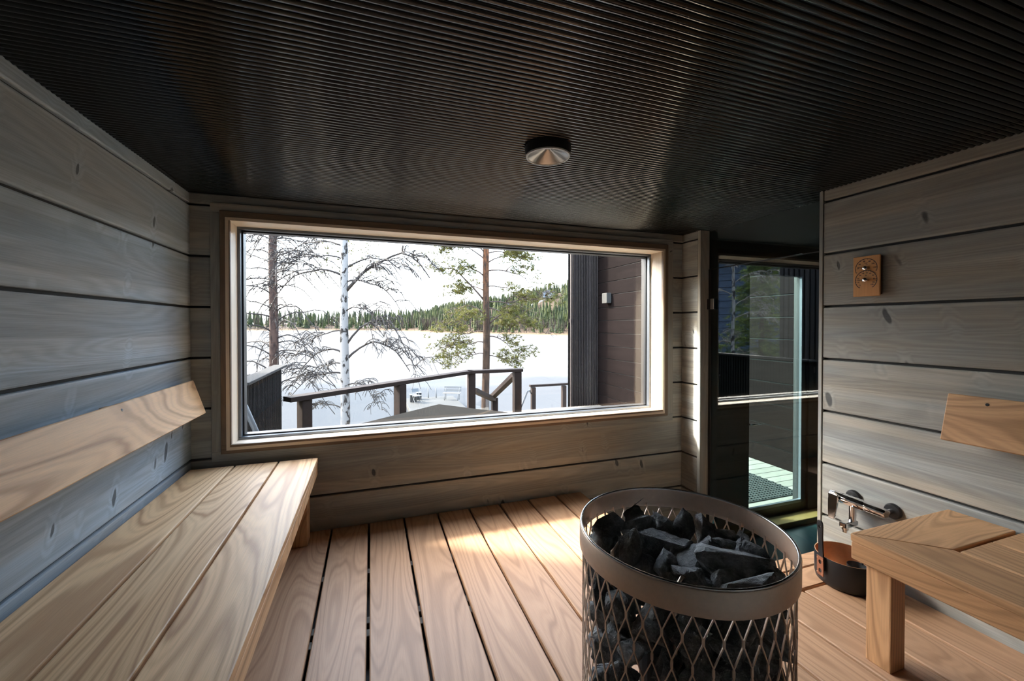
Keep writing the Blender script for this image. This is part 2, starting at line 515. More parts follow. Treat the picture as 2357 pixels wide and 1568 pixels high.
def box(name, b, mat, parent=None, bevel=0.003):
    """axis-aligned block b = (x0, x1, y0, y1, z0, z1)"""
    x0, x1, y0, y1, z0, z1 = b
    me = box_mesh(x1 - x0, y1 - y0, z1 - z0, mat, bevel)
    off = parent.location if parent is not None else Vector((0, 0, 0))
    return link(name, me, parent, Vector(((x0 + x1) / 2, (y0 + y1) / 2, (z0 + z1) / 2)) - off)

class MB:
    def __init__(s):
        s.v, s.f = [], []
    def poly(s, pts):
        i = len(s.v)
        s.v += [tuple(p) for p in pts]
        s.f.append(tuple(range(i, i + len(pts))))
    def box(s, x0, x1, y0, y1, z0, z1):
        i = len(s.v)
        s.v += [(x, y, z) for x in (x0, x1) for y in (y0, y1) for z in (z0, z1)]
        for q in ((0, 1, 3, 2), (4, 6, 7, 5), (0, 4, 5, 1), (2, 3, 7, 6), (0, 2, 6, 4), (1, 5, 7, 3)):
            s.f.append(tuple(i + k for k in q))
    def beam(s, a, b, w, h):
        """rectangular bar from a to b, w wide, h high"""
        a, b = Vector(a), Vector(b)
        d = (b - a).normalized()
        side = d.cross(Vector((0, 0, 1)))
        if side.length < 1e-4:
            side = Vector((1, 0, 0))
        side.normalize()
        up = side.cross(d).normalized()
        i = len(s.v)
        for p in (a, b):
            for sx, sz in ((-1, -1), (1, -1), (1, 1), (-1, 1)):
                s.v.append(tuple(p + side * (sx * w / 2) + up * (sz * h / 2)))
        for q in ((0, 1, 2, 3), (7, 6, 5, 4), (0, 4, 5, 1), (1, 5, 6, 2), (2, 6, 7, 3), (3, 7, 4, 0)):
            s.f.append(tuple(i + k for k in q))
    def tube(s, pts, rad, n=6, cap=True):
        pts = [Vector(p) for p in pts]
        if not isinstance(rad, (list, tuple)):
            rad = [rad] * len(pts)
        base = len(s.v)
        ref = None
        for k, p in enumerate(pts):
            d = (pts[min(k + 1, len(pts) - 1)] - pts[max(k - 1, 0)])
            d = d.normalized() if d.length > 1e-9 else Vector((0, 0, 1))
            if ref is None:
                ref = Vector((0, 0, 1)) if abs(d.z) < 0.9 else Vector((1, 0, 0))
            u = d.cross(ref)
            if u.length < 1e-5:
                u = d.cross(Vector((0, 1, 0.1)))
            u.normalize()
            w = u.cross(d).normalized()
            ref = w if abs(d.dot(w)) < 0.9 else ref
            ref = Vector((w.x, w.y, w.z))
            for j in range(n):
                a = 2 * math.pi * j / n
                s.v.append(tuple(p + (u * math.cos(a) + w * math.sin(a)) * rad[k]))
        for k in range(len(pts) - 1):
            for j in range(n):
                a, b = base + k * n + j, base + k * n + (j + 1) % n
                s.f.append((a, b, b + n, a + n))
        if cap:
            s.f.append(tuple(base + j for j in range(n))[::-1])
            s.f.append(tuple(base + (len(pts) - 1) * n + j for j in range(n)))
    def lathe(s, prof, n=40, c=(0, 0, 0), closed=False):
        """prof: list of (radius, z)"""
        base = len(s.v)
        for r, z in prof:
            for j in range(n):
                a = 2 * math.pi * j / n
                s.v.append((c[0] + r * math.cos(a), c[1] + r * math.sin(a), c[2] + z))
        m = len(prof)
        for k in range(m if closed else m - 1):
            k2 = (k + 1) % m
            for j in range(n):
                j2 = (j + 1) % n
                s.f.append((base + k * n + j, base + k * n + j2, base + k2 * n + j2, base + k2 * n + j))
    def mesh(s, mat, smooth=False, name='m'):
        me = bpy.data.meshes.new(name)
        me.from_pydata(s.v, [], s.f)
        me.materials.append(mat)
        if smooth:
            me.polygons.foreach_set('use_smooth', [True] * len(me.polygons))
        me.update()
        return me
    def build(s, name, mat, parent=None, smooth=False, loc=(0, 0, 0), rot=(0, 0, 0)):
        return link(name, s.mesh(mat, smooth, name), parent, loc, rot)

def smooth_by_angle(o, deg=40):
    me = o.data
    me.polygons.foreach_set('use_smooth', [True] * len(me.polygons))
    me.set_sharp_from_angle(angle=R(deg))

# room numbers (metres); camera stands at x = 0, y = 0
XL, XR = -0.987, 2.447          # side walls
YW = 2.849                      # window wall, inner face
YB = -1.10                      # wall behind the camera
ZC = 2.067                      # ceiling
XRET, YRET = 2.518, 2.651       # short return wall by the door
XG = 2.605                      # glass door plane
YR1 = 1.662                     # where the right wall ends
ZLOW = -0.62                    # stone slab in the entrance
GROOVES = [2.0 - 0.2975 * k for k in range(0, 10)]
GAP = 0.013


# ------------------------------------------------------------------ the room
def courses(zlo, zhi):
    """log courses between two heights: list of (z0, z1)"""
    edges = [zhi] + [g for g in GROOVES if zlo < g < zhi - 0.01] + [zlo]
    out = []
    for a, b in zip(edges[:-1], edges[1:]):
        out.append((b + (GAP / 2 if b != zlo else 0), a - (GAP / 2 if a != zhi else 0)))
    return out

LT = 0.055                       # visible log face thickness, in front of the recessed tongue
# left wall
wl_ = empty('wall_left', (XL, 0, 0))
tag(wl_, 'left sauna wall of wide grey stained logs with knots', kind='structure')
box('log_tongue', (XL - 0.16, XL - 0.018, YB - 0.16, YW + 0.24, -0.75, ZC + 0.10), M['wallback'], wl_, 0)
for z0, z1 in courses(-0.70, ZC):
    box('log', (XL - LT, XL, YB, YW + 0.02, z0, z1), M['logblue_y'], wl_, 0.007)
# right wall, ends at the entrance
wr_ = box('wall_right', (XR + 0.018, XR + 0.15, YB - 0.16, YR1 - 0.02, ZLOW - 0.1, ZC + 0.10), M['wallback'], None, 0)
tag(wr_, 'right sauna wall of wide grey stained logs with the thermometer', kind='structure')
for z0, z1 in courses(ZLOW, ZC):
    box('log', (XR, XR + LT, YB, YR1 - 0.022, z0, z1), M['log_y'], wr_, 0.007)
box('end_board', (XR - 0.004, XR + 0.155, YR1 - 0.020, YR1, ZLOW, ZC), M['log_z'], wr_, 0.002)
# wall behind the camera
wb_ = box('wall_back', (XL - 0.16, XR + 0.15, YB - 0.16, YB - 0.018, -0.75, ZC + 0.10), M['wallback'], None, 0)
tag(wb_, 'grey log wall behind the viewpoint closing the sauna', kind='structure')
for z0, z1 in courses(-0.70, ZC):
    box('log', (XL, XR, YB - LT, YB, z0, z1), M['log_x'], wb_, 0.007)
# window wall: logs around the opening
OX0, OX1, OZ0, OZ1 = -0.805, 2.332, 0.560, 1.935
wf_ = empty('wall_front', (0, 0, 0))
tag(wf_, 'dark grey log wall around the big picture window', kind='structure')
def wf_piece(x0, x1, z0, z1):
    box('log', (x0, x1, YW, YW + 0.24, z0, z1), M['log_x'], wf_, 0.006)
def wf_fill(x0, x1, z0, z1):
    box('log_tongue', (x0, x1, YW + 0.02, YW + 0.22, z0, z1), M['wallback'], wf_, 0)
for z0, z1 in courses(-0.75, ZC):
    if z1 < OZ0 or z0 > OZ1:
        wf_piece(XL - 0.16, XRET + 0.2, z0, z1)
    else:
        wf_piece(XL - 0.16, OX0, z0, z1)
        wf_piece(OX1, XRET + 0.2, z0, z1)
        if z0 < OZ0:
            wf_piece(OX0, OX1, z0, OZ0)
        if z1 > OZ1:
            wf_piece(OX0, OX1, OZ1, z1)
wf_fill(XL - 0.16, OX0, -0.75, ZC)
wf_fill(OX1, XRET + 0.2, -0.75, ZC)
wf_fill(OX0, OX1, -0.75, OZ0)
wf_fill(OX0, OX1, OZ1, ZC + 0.05)
# return wall and the post beside the glass door
wp_ = empty('wall_return', (0, 0, 0))
tag(wp_, 'short grey log return wall beside the glass door', kind='structure')
for z0, z1 in courses(ZLOW, ZC):
    box('log', (XRET, XRET + 0.05, YRET + 0.018, YW, z0, z1), M['log_y'], wp_, 0.006)
box('log_tongue', (XRET + 0.016, XRET + 0.09, YRET + 0.006, YW, ZLOW, ZC), M['wallback'], wp_, 0)
tr = box('trim_1', (XRET - 0.002, XRET + 0.092, YRET - 0.014, YRET + 0.018, ZLOW, ZC), M['log_z'], None, 0.003)
tag(tr, 'upright grey end board on the return wall beside the glass door', kind='structure')
# ceiling: half-round black slats
ce_ = box('ceiling', (XL - 0.16, 4.80, YB - 0.16, YW + 0.30, ZC + 0.004, ZC + 0.06), M['ceilback'], None, 0)
tag(ce_, 'black ceiling of narrow glossy slats running across the room', kind='structure')
PITCH_S = 0.02255
def slat_mesh(x0, x1):
    m = MB()
    w, dp = PITCH_S * 0.49, 0.0095
    prof = [(-w * math.cos(math.pi * k / 12), -dp * math.sin(math.pi * k / 12)) for k in range(13)]
    n = len(prof)
    for x in (x0, x1):
        for y, z in prof:
            m.v.append((x, y, z + 0.004))
    for k in range(n - 1):
        m.f.append((k, k + 1, n + k + 1, n + k))
    m.f.append(tuple(range(n)))
    m.f.append(tuple(range(2 * n - 1, n - 1, -1)))
    me = m.mesh(M['ceil'], True, 'slat')
    me.set_sharp_from_angle(angle=R(60))
    return me
sm_short = slat_mesh(XL, XR)
sm_long = slat_mesh(XL, XG + 0.02)
y = YB + 0.01
while y < YW:
    link('slat', sm_short if y < YR1 else sm_long, ce_, Vector((0, y, ZC)) - ce_.location)
    y += PITCH_S
# floor platform
fl_ = box('floor', (XL - 0.16, XR + 0.15, YB - 0.16, YR1 - 0.10, -0.30, -0.12), M['black'], None, 0)
tag(fl_, 'raised sauna floor of wide pinkish brown boards with open gaps', kind='structure')
fl_off = fl_.location
FG = 0.013
PF = 0.2235
gaps = [-0.2385 + PF * k for k in range(-5, 14)]
XWELL, YN1, YN2 = 1.545, 1.4335, 1.656
def board(name, b, mat, par, bev=0.004):
    return box(name, b, mat, par, bev)
for g0, g1 in zip(gaps[:-1], gaps[1:]):
    x0, x1 = max(g0 + FG / 2, XL + 0.01), min(g1 - FG / 2, XR - 0.008)
    if x1 - x0 < 0.02:
        continue
    if x1 <= XWELL + 0.02:
        board('floor_board', (x0, x1, YB, YW - 0.012, -0.028, 0), M['floorw_y'], fl_)
    elif x0 < XWELL:
        board('floor_board', (x0, XWELL, YB, YW - 0.012, -0.028, 0), M['floorw_y'], fl_)
        board('floor_board', (XWELL + 0.002, x1, YB, YN1 - FG, -0.028, 0), M['floorw_y'], fl_)
    else:
        board('floor_board', (x0, x1, YB, YN1 - FG, -0.028, 0), M['floorw_y'], fl_)
for a, b in ((YN1, 1.556), (1.562, YN2)):
    board('nosing_board', (XWELL + 0.002, XR - 0.008, a, b, -0.028, 0), M['floorw_x'], fl_)
for yj in (2.335, 1.945, 1.865, 1.40, 0.75, 0.1):
    board('joist', (XL + 0.01, (XWELL - 0.02) if yj > 1.45 else XR - 0.01, yj - 0.022, yj + 0.022, -0.078, -0.0285), M['deck_x'], fl_, 0.002)
board('fascia', (XWELL - 0.024, XWELL, YN2 - 0.02, YW - 0.012, ZLOW, -0.029), M['floorw_y'], fl_)
board('fascia', (XWELL, XR - 0.008, YN2 - 0.024, YN2 - 0.002, ZLOW, -0.029), M['floorw_x'], fl_)
sub = box('floor_void', (XL - 0.16, XWELL - 0.03, YR1 - 0.10, YW + 0.02, -0.30, -0.12), M['black'], fl_, 0)
# entrance slab and its black shell
sl_ = box('floor_entrance', (XWELL - 0.2, 4.80, 0.9, YW + 0.35, ZLOW - 0.12, ZLOW), M['slate'], None, 0)
tag(sl_, 'dark green stone slab floor in the entrance behind the glass', kind='structure')
sh = empty('wall_entrance', (0, 0, 0))
tag(sh, 'black walls of the dim entrance behind the glass door', kind='structure')
YD = 2.95
DX0, DX1, DZ0, DZ1 = 3.345, 4.175, ZLOW + 0.05, 1.86
box('panel', (XRET + 0.05, DX0, YD - 0.02, YD + 0.14, ZLOW - 0.1, ZC + 0.02), M['black'], sh, 0)
box('panel', (DX1, 4.80, YD - 0.02, YD + 0.14, ZLOW - 0.1, ZC + 0.02), M['black'], sh, 0)
box('panel', (DX0, DX1, YD - 0.02, YD + 0.14, DZ1, ZC + 0.02), M['black'], sh, 0)
box('panel', (DX0, DX1, YD - 0.02, YD + 0.14, ZLOW - 0.1, DZ0), M['black'], sh, 0)
box('panel', (4.70, 4.80, 0.9, YD + 0.14, ZLOW - 0.1, ZC + 0.02), M['black'], sh, 0)
box('panel', (XR + 0.15, 4.80, 0.85, 0.95, ZLOW - 0.1, ZC + 0.02), M['black'], sh, 0)
# roof over everything, keeps the light out
rf = box('roof', (XL - 0.30, 4.90, YB - 0.30, YW + 0.32, ZC + 0.10, ZC + 0.24), M['roof'], None, 0)
tag(rf, 'flat dark roof over the sauna building', kind='structure')
ub = box('wall_plinth', (XL - 0.16, 4.80, YB - 0.16, YB - 0.02, -1.4, -0.6), M['roof'], None, 0)
tag(ub, 'dark plinth under the sauna building', kind='structure')

# ------------------------------------------------------------------ picture window
w1 = empty('window_1', (0, 0, 0))
tag(w1, 'wide picture window with pale pine reveal looking at the lake', kind='structure')
def frame4(name, x0, x1, z0, z1, t, y0, y1, mats, bev=0.002):
    """four bars round a rectangle whose OUTER edge is given; t = bar width"""
    box(name, (x0, x1, y0, y1, z1 - t, z1), mats[0], w1, bev)
    box(name, (x0, x1, y0, y1, z0, z0 + t), mats[0], w1, bev)
    box(name, (x0, x0 + t, y0, y1, z0 + t, z1 - t), mats[1], w1, bev)
    box(name, (x1 - t, x1, y0, y1, z0 + t, z1 - t), mats[1], w1, bev)
frame4('outer_trim', -0.884, 2.419, 0.492, 2.017, 0.058, YW - 0.012, YW + 0.002, (M['log_x'], M['log_z']))
frame4('inner_trim', -0.835, 2.362, 0.538, 1.972, 0.052, YW - 0.020, YW + 0.004, (M['itrim_x'], M['itrim_z']))
X0, X1, Z0, Z1 = -0.789, 2.312, 0.576, 1.916
JY0, JY1 = YW - 0.021, 2.992
def jamb(pts, mat, nm='reveal_board'):
    m = MB()
    # wedge shaped (mitred) lining board: inner face quad + outer face
    i = len(m.v)
    m.v += pts
    for q in ((0, 1, 2, 3), (7, 6, 5, 4), (0, 4, 5, 1), (1, 5, 6, 2), (2, 6, 7, 3), (3, 7, 4, 0)):
        m.f.append(tuple(i + k for k in q))
    o = m.build(nm, mat, w1)
    return o
T = 0.018
jamb([(X0, JY0, Z1), (X1, JY0, Z1), (X1, JY1, Z1), (X0, JY1, Z1), (X0 - T, JY0, Z1 + T), (X1 + T, JY0, Z1 + T), (X1 + T, JY1, Z1 + T), (X0 - T, JY1, Z1 + T)], M['jamb_x'])
jamb([(X0, JY1, Z0), (X1, JY1, Z0), (X1, JY0, Z0), (X0, JY0, Z0), (X0 - T, JY1, Z0 - T), (X1 + T, JY1, Z0 - T), (X1 + T, JY0, Z0 - T), (X0 - T, JY0, Z0 - T)], M['jamb_x'])
jamb([(X0, JY0, Z0), (X0, JY0, Z1), (X0, JY1, Z1), (X0, JY1, Z0), (X0 - T, JY0, Z0 - T), (X0 - T, JY0, Z1 + T), (X0 - T, JY1, Z1 + T), (X0 - T, JY1, Z0 - T)], M['jamb_z'])
jamb([(X1, JY1, Z0), (X1, JY1, Z1), (X1, JY0, Z1), (X1, JY0, Z0), (X1 + T, JY1, Z0 - T), (X1 + T, JY1, Z1 + T), (X1 + T, JY0, Z1 + T), (X1 + T, JY0, Z0 - T)], M['jamb_z'])
frame4('glazing_bead', X0 - 0.01, X1 + 0.01, Z0 - 0.01, Z1 + 0.01, 0.026, 2.992, 3.028, (M['alu'], M['alu']), 0.002)
frame4('outer_frame', X0 - 0.02, X1 + 0.02, Z0 - 0.02, Z1 + 0.02, 0.044, 3.030, 3.095, (M['blackmetal'], M['blackmetal']), 0.002)
box('pane', (X0, X1, 3.0285, 3.0325, Z0, Z1), M['paneclear'], w1, 0)

# ------------------------------------------------------------------ glass sauna door and outer door
d1 = empty('door_1', (0, 0, 0))
tag(d1, 'tinted frameless glass sauna door reflecting the window', kind='structure')
box('door_pane', (XG, XG + 0.006, YR1 + 0.012, YRET - 0.042, ZLOW + 0.02, 1.748), M['panetint'], d1, 0)
box('top_pane', (XG, XG + 0.006, YR1 + 0.004, YRET - 0.020, 1.756, ZC), M['panetint'], d1, 0)
box('edge_seal', (XG - 0.006, XG + 0.008, YRET - 0.041, YRET - 0.014, ZLOW, 1.752), M['blackmetal'], d1, 0.001)
box('top_edge', (XG - 0.003, XG + 0.003, YR1 + 0.012, YRET - 0.030, 1.748, 1.754), M['blackmetal'], d1, 0)
for zc in (1.468, -0.25):
    h = box('hinge', (XG - 0.020, XG - 0.004, YRET - 0.045, YRET + 0.004, zc - 0.042, zc + 0.042), M['blackmetal'], d1, 0.002)
    hp = box('hinge_plate', (XG - 0.022, XG - 0.006, YRET - 0.086, YRET - 0.047, zc - 0.042, zc + 0.042), M['chrome'], d1, 0.002)
    hp.location -= h.location
    hp.parent = h
d2 = empty('door_2', (0, 0, 0))
tag(d2, 'outer door with a tall green tinted pane in a black frame', kind='structure')
GX0, GX1, GZ0, GZ1 = 3.408, 4.102, -0.485, 1.785
for b in ((DX0, GX0, DZ0, DZ1), (GX1, DX1, DZ0, DZ1)):
    box('stile', (b[0], b[1], YD + 0.0, YD + 0.06, b[2], b[3]), M['blackmetal'], d2, 0.003)
box('top_rail', (GX0, GX1, YD, YD + 0.06, GZ1, DZ1), M['blackmetal'], d2, 0.003)
box('bottom_rail', (GX0, GX1, YD, YD + 0.06, DZ0, GZ0), M['blackmetal'], d2, 0.003)
box('glazing_strip', (GX1 - 0.012, GX1, YD - 0.006, YD + 0.02, GZ0, GZ1), M['alu'], d2, 0.001)
box('glazing_strip', (GX0, GX1, YD - 0.006, YD + 0.02, GZ0, GZ0 + 0.03), M['alu'], d2, 0.001)
box('pane', (GX0, GX1, YD + 0.03, YD + 0.034, GZ0, GZ1), M['panedoor'], d2, 0)
m = MB()
m.tube([(GX0 - 0.03, YD, 0.36), (GX0 - 0.03, YD - 0.045, 0.36), (GX0 + 0.10, YD - 0.045, 0.36)], 0.008, 8)
m.build('lever_handle', M['chrome'], d2, True)
st = box('doorstep', (3.02, 4.62, YD - 0.16, YD - 0.025, ZLOW, ZLOW + 0.055), M['step'], None, 0.004)
tag(st, 'yellowish wooden doorstep board below the outer door', 'doorstep')

def nest(child, parent):
    """make a part a sub-part of another part of the same thing (both unrotated frames or same frame)"""
    mw = parent.matrix_basis.inverted()
    child.matrix_basis = mw @ child.matrix_basis
    child.parent = parent
    return child

# ------------------------------------------------------------------ left bench, its backrest
ZB = 0.478
b1 = empty('sauna_bench', (-0.64, 0.9, 0))
tag(b1, 'long pale wood sauna bench of three wide boards along the left wall', 'bench', 'slatted sauna benches')
YE = 2.788
for x0, x1 in ((-0.972, -0.757), (-0.747, -0.531), (-0.521, -0.312)):
    box('seat_board', (x0, x1, -0.95, YE, ZB - 0.030, ZB), M['bench_y'], b1, 0.005)
box('front_apron', (-0.342, -0.3135, -0.95, YE - 0.004, 0.374, ZB - 0.030), M['bench_y'], b1, 0.004)
for yy in (2.70, 1.2, -0.3):
    box('cross_beam', (-0.96, -0.345, yy - 0.03, yy + 0.03, 0.374, ZB - 0.031), M['rbench_x'], b1, 0.003)
    for xx in (-0.42, -0.92):
        box('leg', (xx - 0.045, xx + 0.065, yy - 0.045, yy + 0.065, 0.0, 0.373), M['rbench_z'], b1, 0.006)

def tilt_board(name, mat, xt, zt, xb, zb, y0, y1, th, parent):
    """backrest board leaning in the x-z plane from its top edge (xt, zt) to its bottom edge (xb, zb)"""
    d = Vector((xb - xt, 0, zb - zt))
    L = d.length
    ang = math.atan2(d.x, -d.z)
    me = box_mesh(th, y1 - y0, L, mat, 0.003)
    return link(name, me, parent, Vector(((xt + xb) / 2, (y0 + y1) / 2, (zt + zb) / 2)) - parent.location, (0, -ang, 0))

def backrest(name, label, xt, xb, z1, z0, y0, y1, mat, wallx, sgn, screws):
    o = empty(name, ((xt + xb) / 2, (y0 + y1) / 2, z0))
    tag(o, label, 'backrest', 'leaning wall backrests')
    brd = tilt_board('board', mat, xt, z1, xb, z0, y0, y1, 0.022, o)
    for ys in screws:
        for f, nm in ((0.0, 'batten'),):
            m = MB()
            a, b = wallx, xt - sgn * 0.012
            c = xb - sgn * 0.012
            m.poly([(a, ys - 0.02, z1 - 0.01), (b, ys - 0.02, z1 - 0.01), (c, ys - 0.02, z0 + 0.02), (a, ys - 0.02, z0 + 0.02)])
            m.poly([(a, ys + 0.02, z0 + 0.02), (c, ys + 0.02, z0 + 0.02), (b, ys + 0.02, z1 - 0.01), (a, ys + 0.02, z1 - 0.01)])
            n = len(m.v)
            for i in range(4):
                j = (i + 1) % 4
                rev = {0: 7, 1: 6, 2: 5, 3: 4}
                m.f.append((i, j, rev[j], rev[i]))
            bt = m.build('batten', M['rbench_z'], o)
            bt.location = -o.location
        # countersunk screw near the upper edge
        f = 0.13
        px, pz = xt + (xb - xt) * f + sgn * 0.0112, z1 + (z0 - z1) * f
        m = MB()
        m.lathe([(0.0, 0.0004), (0.0035, 0.0004), (0.006, 0.0010), (0.006, 0.0)], 14)
        nest(link('screw', m.mesh(M['blackmetal'], True), o, Vector((px, ys, pz)) - o.location, (0, sgn * R(90) * 0.83, 0)), brd)
    return o
backrest('backrest', 'pale wooden backrest plank leaning on the left wall', -0.945, -0.886, 0.990, 0.803, -0.9, 2.735, M['bench_y'], XL, 1, (2.02, 0.6, -0.5))
backrest('backrest', 'reddish wooden backrest plank on the right wall', 2.402, 2.346, 0.999, 0.802, -0.9, 1.075, M['rbench_y'], XR, -1, (0.95, 0.1, -0.6))

# ------------------------------------------------------------------ right bench with mitred end board
b2 = empty('sauna_bench', (2.1, 0.2, 0))
tag(b2, 'brown wooden sauna bench with a mitred corner on one stout leg', 'bench', 'slatted sauna benches')
def plank(name, pts, z0, z1, mat, par, bev=0.004):
    bm = bmesh.new()
    lo = [bm.verts.new((p[0] - par.location.x, p[1] - par.location.y, z0)) for p in pts]
    f = bm.faces.new(lo)
    ex = bmesh.ops.extrude_face_region(bm, geom=[f])
    for v in [e for e in ex['geom'] if isinstance(e, bmesh.types.BMVert)]:
        v.co.z = z1
    bmesh.ops.recalc_face_normals(bm, faces=bm.faces)
    bmesh.ops.bevel(bm, geom=list(bm.edges), offset=bev, segments=2, affect='EDGES', profile=0.6)
    me = bpy.data.meshes.new(name)
    bm.to_mesh(me)
    bm.free()
    me.materials.append(mat)
    return link(name, me, par)
XB0, YB1 = 1.790, 1.090
plank('end_board', [(XB0, YB1), (XR - 0.012, YB1), (XR - 0.012, 0.886), (2.015, 0.886)], ZB - 0.030, ZB, M['rbench_x'], b2)
plank('front_board', [(XB0, YB1 - 0.001), (2.012, 0.884), (2.012, -0.95), (XB0, -0.95)], ZB - 0.030, ZB, M['rbench_y'], b2)
for x0, x1 in ((2.022, 2.222), (2.232, 2.434)):
    box('seat_board', (x0, x1, -0.95, 0.872, ZB - 0.030, ZB), M['rbench_y'], b2, 0.004)
box('front_apron', (XB0 + 0.001, XB0 + 0.030, -0.95, YB1 - 0.002, 0.378, ZB - 0.0302), M['rbench_y'], b2, 0.004)
box('end_apron', (XB0 + 0.031, XR - 0.03, YB1 - 0.031, YB1 - 0.002, 0.378, ZB - 0.0302), M['rbench_x'], b2, 0.004)
box('leg', (1.820, 1.905, 0.970, 1.052, 0.0, 0.3775), M['rbench_z'], b2, 0.005)
box('leg', (1.820, 1.905, -0.80, -0.718, 0.0, 0.3775), M['rbench_z'], b2, 0.005)
box('cross_beam', (1.822, XR - 0.04, 0.86, 0.92, 0.392, ZB - 0.031), M['rbench_x'], b2, 0.003)

# ------------------------------------------------------------------ stove: round steel basket
ZS, RS = 0.86, 0.2155
SX, SY = 0.633, 0.717
stv = empty('sauna_stove', (SX, SY, 0))
tag(stv, 'round sauna stove, steel mesh basket with a satin rim, full of stones', 'stove')
rng = random.Random(7)
m = MB()
RO = RS
m.lathe([(RO - 0.0035, ZS - 0.046), (RO, ZS - 0.046), (RO, ZS - 0.002), (RO - 0.0012, ZS), (RO - 0.0035, ZS - 0.0005)], 96, closed=True)
o = m.build('rim_band', M['steel'], stv, True)
smooth_by_angle(o, 35)
m = MB()
m.lathe([(RO - 0.0038 + 0.0030 * math.cos(a), ZS + 0.0018 + 0.0030 * math.sin(a)) for a in [2 * math.pi * k / 8 for k in range(8)]], 96, closed=True)
m.build('rim_bead', M['steelrim'], stv, True)
# expanded mesh: strands that weave up the cylinder and meet in short vertical knots
NM, HM = 40, 0.100
Z_LO, Z_HI = 0.055, ZS - 0.016
strand = MB()
def mesh_strand(mb, a0, sgn):
    """one zig-zag strand from bottom to top"""
    pts = []
    half = math.pi / NM
    rows = int((Z_HI - Z_LO) / (HM / 2)) + 1
    side = 0
    z = Z_HI + 0.03
    out = []
    k = 0
    while z > Z_LO:
        a = a0 + (half if (k % 2) == 0 else 0) * sgn
        out.append((a, z))
        out.append((a, z - 0.011))
        z -= HM / 2
        k += 1
    for a, zz in out:
        if zz < Z_LO or zz > ZS - 0.004:
            continue
        pts.append((a, zz))
    rin = RS - 0.006
    hw, th = 0.0012, 0.0026
    prev = None
    base = len(mb.v)
    for i, (a, zz) in enumerate(pts):
        aa = a - sgn * hw / rin * 0.9
        for da, dr in ((-hw / rin, 0), (hw / rin, 0), (hw / rin, -th), (-hw / rin, -th)):
            r = rin + dr
            mb.v.append((r * math.cos(aa + da), r * math.sin(aa + da), zz))
        if i:
            b0, b1 = base + (i - 1) * 4, base + i * 4
            for q in range(4):
                q2 = (q + 1) % 4
                mb.f.append((b0 + q, b0 + q2, b1 + q2, b1 + q))
for k in range(NM):
    a0 = 2 * math.pi * k / NM
    mesh_strand(strand, a0, 1)
    mesh_strand(strand, a0, -1)
o = strand.build('mesh_basket', M['steel'], stv)
o['label'] = 'expanded steel mesh basket of tall diamonds'
m = MB()
m.lathe([(RO - 0.004, 0.02), (RO, 0.02), (RO, 0.06), (RO - 0.004, 0.06)], 72, closed=True)
smooth_by_angle(m.build('base_band', M['steel'], stv), 35)
m = MB()
m.lathe([(0.001, 0.0), (RO - 0.02, 0.0), (RO - 0.02, 0.03), (0.001, 0.03)], 48)
m.build('base_plate', M['blackmetal'], stv)
m = MB()
m.lathe([(0.085, 0.03), (0.085, 0.62), (0.001, 0.64)], 24)
m.build('inner_shield', M['blackmetal'], stv)
for (ax, ay) in ((-0.135, 0.055), (-0.09, -0.09), (0.02, 0.11)):
    m = MB()
    m.tube([(ax, ay, 0.1), (ax, ay, ZS - 0.055), (ax + 0.022, ay + 0.006, ZS - 0.042), (ax + 0.044, ay + 0.012, ZS - 0.055), (ax + 0.044, ay + 0.012, 0.1)], 0.0042, 8)
    m.build('heating_element', M['steel'], stv, True)

def rock_mesh(seed):
    """broken stone: hull of random points, chipped edges, rough faces"""
    r = random.Random(seed)
    sx, sy, sz = r.uniform(1.0, 1.3), r.uniform(0.78, 1.0), r.uniform(0.60, 0.85)
    off = Vector((r.uniform(0, 50), r.uniform(0, 50), r.uniform(0, 50)))
    bm = bmesh.new()
    for k in range(r.randint(11, 15)):
        d = Vector((r.gauss(0, 1), r.gauss(0, 1), r.gauss(0, 1))).normalized() * r.uniform(0.92, 1.12)
        bm.verts.new((d.x * sx, d.y * sy, d.z * sz))
    hull = bmesh.ops.convex_hull(bm, input=list(bm.verts))
    junk = [g for g in hull['geom_interior'] + hull['geom_unused'] if isinstance(g, bmesh.types.BMVert) and g.is_valid]
    if junk:
        bmesh.ops.delete(bm, geom=list(set(junk)), context='VERTS')
    bmesh.ops.bevel(bm, geom=list(bm.edges), offset=0.07, segments=2, affect='EDGES', profile=0.7)
    bmesh.ops.triangulate(bm, faces=list(bm.faces))
    for _ in range(2):
        big = [e for e in bm.edges if e.calc_length() > 0.22]
        if big:
            bmesh.ops.subdivide_edges(bm, edges=big, cuts=1)
            bmesh.ops.triangulate(bm, faces=list(bm.faces))
    bm.normal_update()
    for v in bm.verts:
        p = v.co
        v.co = p + v.normal * (0.05 * mnoise.noise(p * 2.2 + off) + 0.045 * mnoise.noise(p * 5.5 + off) + 0.02 * mnoise.noise(p * 13.0 + off))
    me = bpy.data.meshes.new('stone')
    bm.to_mesh(me)
    bm.free()
    me.materials.append(M['stone'])
    me.polygons.foreach_set('use_smooth', [True] * len(me.polygons))
    me.set_sharp_from_angle(angle=R(22))
    return me
ROCKS = [rock_mesh(100 + k) for k in range(14)]

def ray(px, py):
    """unit-depth direction of a photograph pixel, in world axes"""
    cyaw, syaw = math.cos(R(YAW)), math.sin(R(YAW))
    cp, sp = math.cos(R(PITCH)), math.sin(R(PITCH))
    f = Vector((syaw * cp, cyaw * cp, -sp))
    r = Vector((cyaw, -syaw, 0))
    u = r.cross(f)
    return r * ((px - 1178.5) / FPX) + u * (-(py - CY) / FPX) + f
def on_z(px, py, z):
    d = ray(px, py)
    return CAM + d * ((z - CAM.z) / d.z)
def at(px, py, t):
    return CAM + ray(px, py) * t

